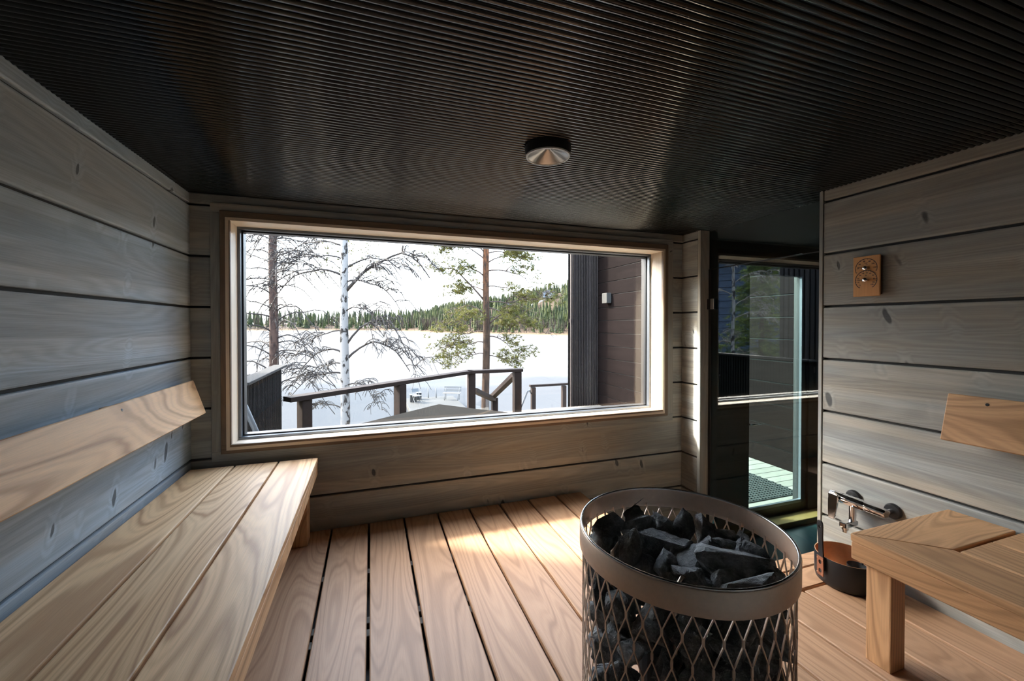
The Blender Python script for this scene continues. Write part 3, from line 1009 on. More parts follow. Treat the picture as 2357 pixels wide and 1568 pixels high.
STONES = []   # (centre, size)
def stone(c, s, label, group, seed, stretch=None):
    r = random.Random(seed)
    o = link('sauna_stone', ROCKS[seed % len(ROCKS)], None, c, (r.uniform(-0.5, 0.5), r.uniform(-0.5, 0.5), r.uniform(0, 6.28)))
    if stretch:
        o.rotation_euler = (r.uniform(-0.25, 0.25), r.uniform(-0.25, 0.25), stretch[3])
        o.scale = (s * stretch[0], s * stretch[1], s * stretch[2])
    else:
        o.scale = (s, s * r.uniform(0.9, 1.1), s * r.uniform(0.9, 1.15))
    tag(o, label, 'stone', group)
    STONES.append((Vector(c), s))
    return o
TOPL = 'dark grey angular sauna stone in the heap inside the stove rim'
SIDEL = 'dark grey sauna stone pressed behind the steel mesh of the stove'
G1, G2 = 'stones heaped on the stove', 'stones behind the stove mesh'
# stones of the heap that can be told apart, far to near: photo place, level, size
top = [
    (1450, 1182, .795, .036, None), (1398, 1214, .800, .038, None), (1462, 1212, .800, .042, None),
    (1516, 1214, .795, .036, None), (1572, 1212, .795, .038, (.8, .8, 1.25, .6)), (1614, 1222, .792, .040, (.9, .9, 1.2, 1.9)),
    (1690, 1222, .785, .034, None), (1358, 1238, .785, .034, None), (1405, 1252, .775, .034, None),
    (1716, 1252, .785, .026, None), (1672, 1248, .795, .047, (1.15, .85, .95, 2.4)), (1630, 1262, .785, .038, (1.2, .7, .8, .7)),
    (1523, 1262, .790, .056, (1.1, .9, .95, .1)), (1447, 1268, .795, .046, (.62, .7, 1.5, .5)),
    (1772, 1282, .790, .044, (1.0, .9, .9, .4)), (1600, 1290, .790, .045, (1.2, .8, .7, .2)),
    (1682, 1296, .800, .060, (1.25, .8, .85, -.3)), (1795, 1314, .785, .036, (1.3, .7, .6, .5)),
    (1532, 1308, .785, .036, (.9, .8, 1.1, .9)), (1640, 1316, .780, .034, None), (1584, 1330, .795, .042, (1.0, .85, .9, 1.2)),
    (1672, 1342, .785, .034, None), (1730, 1346, .800, .050, (1.25, .8, .75, -.5)), (1806, 1332, .780, .028, None),
    (1392, 1288, .760, .034, None), (1480, 1310, .760, .036, None), (1760, 1318, .765, .034, None), (1550, 1238, .765, .036, None),
    (1630, 1350, .770, .03, None),
]
named = {12: 'big blocky stone with a flat pale top left of the heap centre', 13: 'tall narrow upright stone near the left rim of the stove',
         16: 'largest rounded brownish grey stone in the middle of the stove heap', 10: 'pale fractured stone with white ridges high in the stove heap',
         22: 'pale greenish stone lying against the near rim of the stove', 14: 'pointed pale stone by the right rim of the stove'}
for i, (px, py, z, s, stch) in enumerate(top):
    z += 0.010
    s *= 1.10
    c = on_z(px, py, z)
    d = Vector((c.x - SX, c.y - SY))
    lim = RS - 0.012 - s * 1.02
    if d.length > lim:
        d *= lim / d.length
        c.x, c.y = SX + d.x, SY + d.y
    stone(c, s, named.get(i, TOPL), G1, 300 + i, stch)
# a bed below them and the jacket of stones behind the mesh
rr = random.Random(11)
for k in range(34):
    for tries in range(60):
        a, rad = rr.uniform(0, 6.283), (RS - 0.06) * math.sqrt(rr.random())
        c = Vector((SX + rad * math.cos(a), SY + rad * math.sin(a), rr.uniform(.66, .745)))
        if all((c - q).length > 0.75 * (0.036 + s) for q, s in STONES):
            stone(c, rr.uniform(.032, .042), TOPL, G1, 500 + k)
            break
zz = 0.735
lvl = 0
while zz > 0.10:
    n = 17
    for k in range(n):
        a = 2 * math.pi * (k + 0.5 * (lvl % 2) + rr.uniform(-.15, .15)) / n
        if math.sin(a) > 0.55 and zz < 0.45:        # the far side down there is never seen
            continue
        s = rr.uniform(.034, .044)
        rad = RS - 0.012 - s * 0.98
        stone(Vector((SX + rad * math.cos(a), SY + rad * math.sin(a), zz + rr.uniform(-.012, .012))), s, SIDEL, G2, 700 + lvl * 40 + k)
    zz -= 0.066
    lvl += 1

# ------------------------------------------------------------------ bucket with ladle
BX, BY, BR, BH = 2.262, 1.398, 0.128, 0.142
bk = empty('sauna_bucket', (BX, BY, 0))
tag(bk, 'black sauna bucket with a copper lining and an upright handle', 'bucket')
m = MB()
m.lathe([(0.001, 0.004), (BR - 0.016, 0.004), (BR - 0.006, 0.012), (BR - 0.001, 0.035), (BR, BH - 0.002), (BR - 0.001, BH)], 56)
smooth_by_angle(m.build('shell', M['bucketblack'], bk), 50)
m = MB()
m.lathe([(BR - 0.001, BH + 0.0005), (BR - 0.004, BH + 0.0005), (BR - 0.005, 0.035), (BR - 0.016, 0.014), (0.001, 0.012)], 56)
smooth_by_angle(m.build('lining', M['copper'], bk), 50)
ha = math.atan2(1.425 - BY, 2.135 - BX)
hd, ht = Vector((math.cos(ha), math.sin(ha), 0)), Vector((-math.sin(ha), math.cos(ha), 0))
def strap(outline, hole, th, r0, lean, name, mat):
    """plate standing on the bucket side: outline in (across, up); optional holes are punched"""
    m = MB()
    n = len(outline)
    ring = []
    for k, (cx, cz, rx, rz) in enumerate(hole):
        ring.append([(cx + rx * math.cos(2 * math.pi * j / 12), cz + rz * math.sin(2 * math.pi * j / 12)) for j in range(12)])
    bm = bmesh.new()
    def P(a, z, d):
        q = hd * (r0 + d + (z - BH) * lean) + ht * a
        return (q.x, q.y, z)
    vs_ = [bm.verts.new(P(a, z, 0)) for a, z in outline]
    eds = [bm.edges.new((vs_[i], vs_[(i + 1) % n])) for i in range(n)]
    for rg in ring:
        hv = [bm.verts.new(P(a, z, 0)) for a, z in rg]
        eds += [bm.edges.new((hv[i], hv[(i + 1) % 12])) for i in range(12)]
    bmesh.ops.triangle_fill(bm, edges=eds, use_beauty=True)
    ex = bmesh.ops.extrude_face_region(bm, geom=list(bm.faces))
    for v in [e for e in ex['geom'] if isinstance(e, bmesh.types.BMVert)]:
        v.co += hd * th
    bmesh.ops.recalc_face_normals(bm, faces=bm.faces)
    me = bpy.data.meshes.new(name)
    bm.to_mesh(me)
    bm.free()
    me.materials.append(mat)
    return link(name, me, bk)
w0 = [(0.013, 0.14), (0.0115, 0.20), (0.011, 0.235), (0.0135, 0.272), (0.0155, 0.298), (0.0135, 0.314), (0.0075, 0.323)]
outl = [(-0.0135, 0.075), (0.0135, 0.075)] + w0 + [(-a, z) for a, z in reversed(w0)]
strap(outl, [(0.0, 0.293, 0.006, 0.008)], 0.008, BR + 0.004, 0.05, 'handle', M['bucketblack'])
ob = [(-0.018, 0.048), (0.018, 0.048), (0.018, 0.142), (-0.018, 0.142)]
br = strap(ob, [(0.0, 0.115, 0.0085, 0.011), (0.0, 0.072, 0.0085, 0.011)], 0.004, BR + 0.0125, 0.03, 'bracket', M['brownleather'])
br['label'] = 'copper brown bracket with two slots'
for a, z in ((-0.014, 0.060), (0.014, 0.060), (-0.014, 0.130), (0.014, 0.130)):
    q = hd * (BR + 0.0168) + ht * a
    m = MB()
    m.lathe([(0.0, 0.0015), (0.0025, 0.001), (0.003, 0)], 10)
    nest(link('rivet', m.mesh(M['copper'], True), bk, (q.x, q.y, z), (0, R(90), ha)), br)
ld = empty('ladle', (BX + 0.015, BY - 0.045, 0.02))
tag(ld, 'dark metal ladle lying in the sauna bucket', 'ladle')
m = MB()
m.lathe([(0.001, 0.0), (0.030, 0.004), (0.038, 0.020), (0.040, 0.045), (0.0385, 0.045), (0.036, 0.020), (0.028, 0.007), (0.001, 0.004)], 28)
smooth_by_angle(m.build('scoop', M['bucketblack'], ld, False, (-0.005, 0.0, 0.045)), 50)
m = MB()
m.tube([(0.033, 0.0, 0.085), (0.06, -0.005, 0.12), (0.085, -0.012, 0.16)], 0.005, 8)
m.build('ladle_handle', M['bucketblack'], ld, True)

# ------------------------------------------------------------------ shower mixer on the right wall
fc = empty('water_tap', (XR, 1.40, 0.378))
tag(fc, 'chrome wall mixer tap with lever on black rosettes above the bucket', 'tap')
ZF = 0.372
XB_ = -0.075
for yy in (1.472 - 1.40, 1.297 - 1.40):
    m = MB()
    m.lathe([(0.001, 0.0), (0.037, 0.0), (0.037, 0.010), (0.033, 0.016), (0.014, 0.018), (0.001, 0.018)], 32)
    smooth_by_angle(link('rosette', m.mesh(M['blackmetal']), fc, (0, yy, 0), (0, R(-90), 0)), 40)
    m = MB()
    m.tube([(-0.016, yy, 0), (XB_ + 0.012, yy, 0)], 0.0125, 16)
    smooth_by_angle(m.build('inlet', M['chrome'], fc), 40)
m = MB()
m.tube([(XB_, 1.285 - 1.40, 0), (XB_, 1.29 - 1.40, 0), (XB_, 1.375 - 1.40, 0)], [0.020, 0.0235, 0.0235], 24)
m.tube([(XB_, 1.375 - 1.40, 0), (XB_, 1.380 - 1.40, 0), (XB_, 1.478 - 1.40, 0)], [0.0245, 0.0275, 0.0275], 24)
smooth_by_angle(m.build('body', M['chrome'], fc), 40)
m = MB()
m.tube([(XB_, 1.480 - 1.40, 0), (XB_, 1.532 - 1.40, 0), (XB_, 1.540 - 1.40, 0)], [0.028, 0.028, 0.024], 24)
cap = m.build('lever_cap', M['chrome'], fc)
smooth_by_angle(cap, 40)
# flat lever blade hanging down in front of the cap
bm = bmesh.new()
prof = [(-0.022, 0.022), (-0.025, -0.02), (-0.021, -0.075), (-0.017, -0.108), (0.012, -0.108), (0.018, -0.075), (0.024, -0.02), (0.022, 0.022)]
vsx = [bm.verts.new((XB_ - 0.030 - 0.16 * max(0, -z) ** 1.0, 1.505 - 1.40 + a, z)) for a, z in prof]
f = bm.faces.new(vsx)
ex = bmesh.ops.extrude_face_region(bm, geom=[f])
for v in [e for e in ex['geom'] if isinstance(e, bmesh.types.BMVert)]:
    v.co.x -= 0.012
bmesh.ops.recalc_face_normals(bm, faces=bm.faces)
bmesh.ops.bevel(bm, geom=list(bm.edges), offset=0.003, segments=2, affect='EDGES')
me = bpy.data.meshes.new('lever')
bm.to_mesh(me)
bm.free()
me.materials.append(M['chrome'])
lv = link('lever', me, fc)
smooth_by_angle(lv, 40)
nest(lv, cap)
m = MB()
m.tube([(XB_, 0.035, -0.018), (XB_, 0.035, -0.100)], 0.0155, 20)
smooth_by_angle(m.build('spout_pipe', M['chrome'], fc), 40)
o = box('spout_arm', (XR + XB_ - 0.075, XR + XB_ + 0.018, 1.435 - 0.018, 1.435 + 0.018, 0.378 - 0.124, 0.378 - 0.096), M['chrome'], fc, 0.006)
m = MB()
m.tube([(XB_ - 0.055, 0.035, -0.122), (XB_ - 0.055, 0.035, -0.136), (XB_ - 0.055, 0.035, -0.138), (XB_ - 0.055, 0.035, -0.150)], [0.015, 0.015, 0.0105, 0.0105], 18)
ar = m.build('aerator', M['chrome'], fc)
smooth_by_angle(ar, 40)
nest(ar, o)

# ------------------------------------------------------------------ thermometer
TX = XR - 0.030
th_ = empty('sauna_thermometer', (XR, 1.405, 1.448))
tag(th_, 'small wooden sauna thermometer and hygrometer with two dials', 'thermometer')
box('back_block', (TX + 0.008, XR, 1.352, 1.458, 1.456, 1.652), M['thermodark'], th_, 0.002)
plate = box('face_plate', (TX, TX + 0.008, 1.347, 1.469, 1.448, 1.656), M['thermo'], th_, 0.0025)
def dial(cy, cz, rad, a0, a1, n, nums, unit, usz, needle):
    """arc and ticks in the plane of the plate; angles in degrees, 90 = up, seen from the room (-y is right)"""
    d = MB()
    def P(r, a, dx=0.0):
        return (TX - 0.0006 - dx, cy - r * math.cos(R(a)), cz + r * math.sin(R(a)))
    N = 48
    for k in range(N):
        u0, u1 = a0 + (a1 - a0) * k / N, a0 + (a1 - a0) * (k + 1) / N
        d.poly([P(rad, u0), P(rad, u1), P(rad - 0.0028, u1), P(rad - 0.0028, u0)])
    for k in range(n + 1):
        u = a0 + (a1 - a0) * k / n
        w = 1.25
        d.poly([P(rad, u - w), P(rad, u + w), P(rad - 0.0062, u + w * 1.1), P(rad - 0.0062, u - w * 1.1)])
    o = d.build('dial_scale', M['ink'], th_)
    o.location = -th_.location
    nest(o, plate)
    for txt, frac in nums:
        u = a0 + (a1 - a0) * frac
        text(txt, 0.0095, cy - (rad - 0.0135) * math.cos(R(u)), cz + (rad - 0.0135) * math.sin(R(u)))
    text(unit, usz, cy, cz + 0.023)
    m = MB()
    u = needle
    p0, p1 = P(0.006, u, 0.002), P(rad - 0.012, u, 0.002)
    m.beam(p0, p1, 0.0022, 0.0022)
    q = m.build('needle', M['ink'], th_)
    q.location = -th_.location
    m = MB()
    m.lathe([(0.0, 0.018), (0.008, 0.0165), (0.0118, 0.012), (0.0118, 0.007), (0.006, 0.004), (0.005, 0.0), (0.0, 0.0)], 24)
    k = link('knob', m.mesh(M['chrome'], True), th_, Vector((TX, cy, cz)) - th_.location, (0, R(-90), 0))
def text(s, size, y, z):
    cu = bpy.data.curves.new('dial_number', 'FONT')
    cu.body = s
    cu.size = size
    cu.align_x = 'CENTER'
    cu.align_y = 'CENTER'
    cu.resolution_u = 2
    cu.offset = 0.00025
    tmp = bpy.data.objects.new('tmp', cu)
    COL.objects.link(tmp)
    bpy.context.view_layer.update()
    me = bpy.data.meshes.new_from_object(tmp)
    bpy.data.objects.remove(tmp)
    me.materials.clear()
    me.materials.append(M['ink'])
    o = link('dial_number', me, th_, Vector((TX - 0.0006, y, z)) - th_.location)
    o.rotation_euler = Matrix(((0, 0, -1), (-1, 0, 0), (0, 1, 0))).to_euler()
    nest(o, plate)
dial(1.4085, 1.5925, 0.0505, 204, -20, 11, [('20', .13), ('40', .28), ('60', .45), ('80', .62), ('100', .76), ('120', .91)], '\u00b0C', 0.015, 168)
dial(1.4085, 1.5320, 0.0505, 232, -52, 20, [('0', .03), ('10', .13), ('20', .24), ('30', .34), ('40', .43), ('50', .52), ('60', .61), ('70', .70), ('80', .80), ('90', .90), ('100', .97)], '%', 0.011, 177)

# ------------------------------------------------------------------ ceiling lamp
lp = empty('ceiling_lamp', (0.722, 1.622, ZC))
tag(lp, 'round black ceiling lamp with a metal cone reflector', 'lamp')
m = MB()
m.lathe([(0.001, 0.0), (0.098, 0.0), (0.100, -0.012), (0.096, -0.042), (0.093, -0.044)], 56)
smooth_by_angle(m.build('housing', M['blackmetal'], lp), 40)
m = MB()
m.lathe([(0.0955, -0.041), (0.0935, -0.047), (0.088, -0.048), (0.085, -0.045)], 56)
smooth_by_angle(m.build('ring', plain('grey_lamp_ring', (0.40, 0.42, 0.44), 0.4), lp), 60)
m = MB()
m.lathe([(0.0855, -0.045), (0.060, -0.033), (0.035, -0.021), (0.011, -0.009)], 56)
rfl = m.build('reflector', plain('reflector_metal', (0.22, 0.215, 0.215), 0.28, 1.0), lp, True)
m = MB()
m.lathe([(0.011, -0.009), (0.009, -0.011), (0.001, -0.011)], 24)
nest(m.build('bulb_cover', plain('lamp_lens', (0.35, 0.35, 0.33), 0.4), lp, True), rfl)

# ------------------------------------------------------------------ terrace outside the window
ZD = -0.62
dk = empty('terrace_deck', (0, 0, 0))
tag(dk, 'weathered grey plank terrace deck outside the window and door', kind='structure')
A_, B_, C_, D_ = Vector((-1.045, 6.05, 0.35)), Vector((0.469, 7.208, 0.35)), Vector((1.941, 8.384, 0.35)), Vector((2.998, 8.372, 0.35))
y = 3.10
while y < 8.62:
    y1 = y + 0.135
    x0 = -1.12
    if y1 > A_.y:
        x0 = A_.x + (y1 - A_.y) * (C_.x - A_.x) / (C_.y - A_.y)
    box('deck_board', (x0, 5.19, y, y1, ZD - 0.03, ZD), M['deck_x'], dk, 0.003)
    y += 0.142
box('deck_beam', (-1.10, 5.19, 3.10, 6.0, ZD - 0.25, ZD - 0.035), M['black'], dk, 0)
mt = empty('door_mat', (3.95, 3.75, ZD))
tag(mt, 'dark ribbed rubber doormat outside the outer door', 'doormat')
box('mat_base', (3.45, 4.62, 3.32, 4.12, ZD, ZD + 0.012), M['mat'], mt, 0.003)
mrib = MB()
for i in range(26):
    for j in range(18):
        cx, cy = -0.47 + i * 0.044 + (0.022 if j % 2 else 0), -0.40 + j * 0.044
        mrib.box(cx - 0.013, cx + 0.013, cy - 0.013, cy + 0.013, 0.0121, 0.020)
o = mrib.build('mat_studs', M['mat'], mt)
o['kind'] = 'stuff'

# log wall of the other wing, beside the terrace
wt = box('wall_terrace', (5.22, 5.60, 2.6, 8.86, -2.0, 4.4), M['black'], None, 0)
tag(wt, 'dark brown stained log wall of the next wing beside the terrace', kind='structure')
zs = [2.0 + 0.2975 * 8 - 0.2975 * k for k in range(0, 20)]
for a, b in zip(zs[:-1], zs[1:]):
    box('log', (5.20, 5.26, 2.6, 8.86, b + 0.007, a - 0.007), M['extlog_y'], wt, 0.006)
wlamp = empty('wall_lamp', (5.20, 8.20, 1.91))
tag(wlamp, 'small square grey lamp on the dark terrace wall', 'lamp')
box('lamp_body', (5.06, 5.18, 8.10, 8.30, 1.80, 2.03), plain('lamp_grey', (0.042, 0.042, 0.040), 0.7, spec=0.2), wlamp, 0.006)
box('wall_plate', (5.18, 5.20, 8.12, 8.28, 1.82, 2.01), M['blackmetal'], wlamp, 0.002)

def slat_row(name, label, p0, p1, z0, z1, n, w, th, cat, axis_mat, kind=None, cap=None, shadow=None, smat='slat_z'):
    """upright slats from p0 to p1 (xy), each a part, on two rails"""
    o = empty(name, (p0[0], p0[1], z0))
    tag(o, label, cat, kind=kind)
    d = Vector((p1[0] - p0[0], p1[1] - p0[1], 0))
    L = d.length
    d.normalize()
    rz = math.atan2(d.y, d.x)
    me = box_mesh(w, th, z1 - z0, M[smat], 0.003)
    for k in range(n):
        q = d * (L * (k + 0.5) / n)
        link('slat', me, o, (q.x, q.y, (z1 - z0) / 2), (0, 0, rz))
    nrm = Vector((-d.y, d.x, 0))
    for zz in ([0.12, (z1 - z0) - 0.12] if z1 - z0 < 2 else [0.15, (z1 - z0) * 0.5, (z1 - z0) - 0.15]):
        me2 = box_mesh(L, 0.03, 0.09, M['rail_x'], 0.003)
        q = d * (L / 2) + nrm * (th / 2 + 0.015) * (shadow or 1)
        link('rail', me2, o, (q.x, q.y, zz), (0, 0, rz))
    if cap:
        me3 = box_mesh(L + 0.02, cap, 0.03, M['cap_x'], 0.004)
        q = d * (L / 2)
        c = link('cap_board', me3, o, (q.x, q.y, z1 - z0 + 0.0155), (0, 0, rz))
        c['label'] = 'weathered pale cap board'
    return o
sscr = slat_row('slatted_screen', 'tall screen of narrow dark vertical slats at the end of the terrace', (4.452, 8.72), (5.20, 8.72), -1.6, 4.4, 17, 0.024, 0.045, 'screen', 'x')
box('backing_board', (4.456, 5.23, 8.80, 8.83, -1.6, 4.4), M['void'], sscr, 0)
fe = slat_row('slatted_fence', 'low dark slatted fence with a pale cap at the left of the terrace', (-1.15, 4.40), (-1.15, 6.22), -1.0, 0.735, 34, 0.034, 0.030, 'fence', 'y', cap=0.16, shadow=1, smat='fenceslat_z')
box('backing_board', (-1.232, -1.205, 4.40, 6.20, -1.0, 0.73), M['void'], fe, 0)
tw = slat_row('slatted_wall', 'tall dark slatted wall reflected in the glass door', (-2.6, 2.6), (-2.6, 6.08), -1.2, 2.75, 34, 0.072, 0.04, 'slatted wall', 'y')
box('backing_board', (-2.70, -2.66, 2.6, 6.06, -1.2, 2.74), M['navy'], tw, 0)

# terrace railing with glass
rl = empty('terrace_railing', (0, 0, 0))
tag(rl, 'dark brown terrace railing with stout posts and glass, turning a corner', 'railing')
def rail_bar(a, b, w, h, name='handrail', mat=None, par=None):
    d = Vector(b) - Vector(a)
    me = box_mesh(d.length, w, h, mat or M['rail_x'], 0.006)
    mid = (Vector(a) + Vector(b)) / 2
    rz = math.atan2(d.y, d.x)
    ry = -math.atan2(d.z, math.hypot(d.x, d.y))
    return link(name, me, par or rl, mid, (0, ry, rz))
RB = (C_ - A_).normalized()
up = Vector((0, 0, 1))
rail_bar(A_ - up * 0.03, C_ - up * 0.03 + RB * 0.06, 0.19, 0.065)
rail_bar(C_ - up * 0.03 - Vector((0.04, 0, 0)), D_ - up * 0.03 + Vector((0.11, 0, 0)), 0.19, 0.065)
def post(p, w, rz, z0=-1.3, par=None, name='post'):
    me = box_mesh(w, w, p.z - 0.065 - z0, M['rail_z'], 0.006)
    return link(name, me, par or rl, (p.x, p.y, (p.z - 0.065 + z0) / 2), (0, 0, rz))
ra = math.atan2(RB.y, RB.x)
post(A_ + RB * 0.24, 0.14, ra)
post(B_, 0.15, ra)
post(C_ + Vector((0.05, 0.02, 0)), 0.15, 0)
post(D_ - Vector((0.0, 0, 0)), 0.16, 0)
def glass_panel(a, b, z0, z1, par, name='glass_panel'):
    m = MB()
    m.poly([(a.x, a.y, z0), (b.x, b.y, z0), (b.x, b.y, z1), (a.x, a.y, z1)])
    return m.build(name, M['panerail'], par)
off = Vector((RB.y, -RB.x, 0)) * -0.03
glass_panel(A_ + RB * 0.34 + off, B_ - RB * 0.10 + off, ZD + 0.06, 0.26, rl)
glass_panel(B_ + RB * 0.10 + off, C_ - RB * 0.08 + off, ZD + 0.06, 0.26, rl)
# stair rails going down behind the corner
sr = empty('stair_railing', (0, 0, 0))
tag(sr, 'dark stair railing going down to the lake behind the terrace corner', 'railing')
N1 = at(1136, 915, 11.6)
Q1 = at(1090, 898, 9.4)
Q2 = at(1186, 862, 9.7)
N2 = at(1130, 917, 11.5)
rail_bar(Q1, N1 + Vector((0, 0, -0.06)), 0.16, 0.10, par=sr)
rail_bar(Q2, N2, 0.16, 0.10, par=sr)
post(N1 + Vector((0.03, 0, 0.06)), 0.16, 0, -3.2, sr)
glass_panel(Q1 - up * 0.12, N1 - up * 0.2, -2.2, -0.55, sr)
# lower landing rail by the water
lr = empty('landing_railing', (0, 0, 0))
tag(lr, 'lower dark brown railing of the stair landing beyond the terrace', 'railing')
E_, F_ = Vector((6.31, 15.64, -1.2)), Vector((7.71, 15.66, -1.2))
rail_bar(E_ - Vector((0.15, 0, 0)), F_ + Vector((1.2, 0.02, 0)), 0.16, 0.09, par=lr)
for p in (E_, F_):
    post(p, 0.17, 0, -4.0, lr)
m = MB()
m.tube([at(1197, 942, 14.8), at(1206, 921, 15.1), at(1214, 902, 15.3), at(1219, 898, 15.5), E_ - Vector((0.1, 0, 0.3))], 0.035, 8)
m.build('rope_handrail', M['blackmetal'], lr, True)
box('landing', (6.0, 9.4, 14.2, 15.8, -2.42, -2.30), M['deck_x'], lr, 0.004)

# hot tub with its grey folding cover
ht = empty('hot_tub', (0, 0, 0))
tag(ht, 'square hot tub outside under a grey folding cover', 'hot tub')
P = Vector((0.934, 5.99, 0))
d1_, d2_ = Vector((-0.765, -0.644, 0)).normalized(), Vector((0.655, -0.755, 0)).normalized()
S1, S2 = 1.95, 1.95
def slab(pts, z0, z1, name, mat, bev=0.02):
    bm = bmesh.new()
    lo = [bm.verts.new((p.x, p.y, z0)) for p in pts]
    f = bm.faces.new(lo)
    ex = bmesh.ops.extrude_face_region(bm, geom=[f])
    for v in [e for e in ex['geom'] if isinstance(e, bmesh.types.BMVert)]:
        v.co.z = z1
    bmesh.ops.recalc_face_normals(bm, faces=bm.faces)
    bmesh.ops.bevel(bm, geom=list(bm.edges), offset=bev, segments=2, affect='EDGES')
    me = bpy.data.meshes.new(name)
    bm.to_mesh(me)
    bm.free()
    me.materials.append(mat)
    return link(name, me, ht)
ctr = P + d1_ * S1 / 2 + d2_ * S2 / 2
def sq(f, u0, u1, v0, v1):
    return [P + d1_ * (S1 * u) + d2_ * (S2 * v) for u, v in ((u0, v0), (u1, v0), (u1, v1), (u0, v1))]
slab(sq(0, .05, .95, .05, .95), ZD, 0.03, 'tub_cabinet', M['tubside'], 0.01)
slab(sq(0, 0, 1, 0, .47), 0.03, 0.15, 'cover_half', M['tubcover'], 0.018)
slab(sq(0, 0, 1, .475, 1), 0.03, 0.155, 'cover_half', M['tubcover'], 0.018)
m = MB()
q0, q1 = P + d2_ * S2 * .4725, P + d1_ * S1 + d2_ * S2 * .4725
m.beam((q0.x, q0.y, 0.150), (q1.x, q1.y, 0.150), 0.05, 0.006)
m.build('fold_strip', plain('tan_strip', (0.030, 0.025, 0.020), 0.8, spec=0), ht)
# pole leaning beside the fence
pl = empty('leaning_pole', (-0.62, 3.35, ZD))
tag(pl, 'grey pole with a yellow grip leaning outside the window', 'pole')
m = MB()
top_, bot_ = Vector((-1.02, 3.60, 0.99)), at(602, 1022, 3.30)
bot2 = bot_ + (bot_ - top_).normalized() * 1.15
m.tube([top_, bot2], 0.021, 12)
q = m.build('shaft', M['grey_pole'], pl, True)
q.location = -pl.location
m = MB()
m.tube([top_ + (bot2 - top_) * 0.0 - (bot2 - top_).normalized() * 0.10, top_ + (bot2 - top_) * 0.06], 0.026, 12)
q = m.build('grip', M['yellow'], pl, True)
q.location = -pl.location

# ------------------------------------------------------------------ ground, lake, dock
lake = MB()
lake.poly([(-900, 15, -4.0), (500, 15, -4.0), (500, 900, -4.0), (-900, 900, -4.0)])
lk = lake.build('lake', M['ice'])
tag(lk, 'wide frozen white lake with faint grey cracks', 'lake', kind='structure')
g = MB()
NX, NY = 60, 24
for j in range(NY + 1):
    for i in range(NX + 1):
        x = -40 + 80 * i / NX
        y = 3.2 + 17.0 * j / NY
        t = max(0.0, min(1.0, (y - 6.0) / 12.5))
        z = -1.15 - 2.95 * t + 0.10 * mnoise.noise(Vector((x * .4, y * .4, 0)))
        g.v.append((x, y, z))
for j in range(NY):
    for i in range(NX):
        a = j * (NX + 1) + i
        g.f.append((a, a + 1, a + NX + 2, a + NX + 1))
gr = g.build('ground', M['ground'], None, True)
tag(gr, 'sloping brown lakeside ground below the terrace', 'ground', kind='structure')
g2 = box('ground_back', (-60, 60, -20, 3.21, -1.6, -1.15), M['ground'], None, 0)
tag(g2, 'flat ground around the sauna building', 'ground', kind='structure')

dc = empty('dock', (3.9, 26.6, -3.6))
tag(dc, 'pale plank dock on the lake ice below the terrace', 'dock')
dv0 = on_z(945, 926, -3.6)
dv1 = on_z(1066, 937, -3.6)
dlen = 4.2
for k in range(30):
    box('plank', (2.15, 5.35, 23.2 + k * 0.165, 23.2 + k * 0.165 + 0.155, -3.66, -3.60), M['dock_x'], dc, 0.004)
box('plank_edge', (2.10, 2.15, 23.2, 28.15, -3.85, -3.60), M['dock_y'], dc, 0.004)
box('float', (2.3, 5.2, 23.3, 28.0, -3.98, -3.70), M['deck_y'], dc, 0.01)
for px in (986, 1004):
    q = at(px, 916, 27.6)
    m = MB()
    m.tube([(q.x, q.y, -3.60), (q.x, q.y, -2.95)], 0.03, 8)
    w = m.build('dock_post', M['whitepaint'], dc, True)
    w.location = -dc.location
bn = empty('dock_bench', (5.0, 26.6, -3.6), R(-25))
tag(bn, 'white slatted bench standing on the dock', 'bench')
for k in range(3):
    box_m = box_mesh(1.15, 0.11, 0.03, M['whitepaint'], 0.004)
    link('seat_slat', box_m, bn, (0, -0.14 + 0.13 * k, 0.44))
for k in range(2):
    link('back_slat', box_mesh(1.15, 0.03, 0.13, M['whitepaint'], 0.004), bn, (0, 0.23 + 0.04 * k, 0.60 + 0.19 * k), (R(-12), 0, 0))
for sx in (-0.45, 0.45):
    m = MB()
    m.tube([(sx, -0.20, 0), (sx, -0.18, 0.43)], 0.02, 8)
    m.build('leg', M['whitepaint'], bn, True)
    m = MB()
    m.tube([(sx, 0.16, 0), (sx, 0.18, 0.43), (sx, 0.29, 0.86)], 0.02, 8)
    m.build('leg', M['whitepaint'], bn, True)
def dark_box(px, py, t, w, lab):
    q = at(px, py, t)
    o = empty('storage_box', (q.x, q.y, -3.6))
    tag(o, lab, 'box')
    link('body', box_mesh(w, 0.45, 0.42, M['blackmetal'], 0.02), o, (0, 0, 0.21))
    link('lid', box_mesh(w + 0.03, 0.48, 0.05, M['blackmetal'], 0.015), o, (0, 0, 0.445))
    return o
dark_box(951, 921, 26.2, 0.40, 'black box on the dock left of the folding chair')
dark_box(964, 919, 27.0, 0.30, 'smaller black box on the dock behind the folding chair')
ch = empty('folding_chair', Vector((at(960, 921, 25.8).x, at(960, 921, 25.8).y, -3.6)), R(20))
tag(ch, 'small white folding chair on the dock beside the black boxes', 'chair')
for sx in (-0.22, 0.22):
    for (a, b) in (((sx, -0.22, 0), (sx, 0.20, 0.45)), ((sx, 0.22, 0), (sx, -0.20, 0.45)), ((sx, 0.16, 0.40), (sx, 0.32, 0.85))):
        m = MB()
        m.tube([a, b], 0.016, 6)
        m.build('leg' if a[2] == 0 else 'back_post', M['whitepaint'], ch)
link('seat', box_mesh(0.46, 0.42, 0.03, M['whitepaint'], 0.005), ch, (0, 0, 0.45))
link('backrest', box_mesh(0.46, 0.03, 0.20, M['grey_pole'], 0.005), ch, (0, 0.29, 0.76), (R(-18), 0, 0))

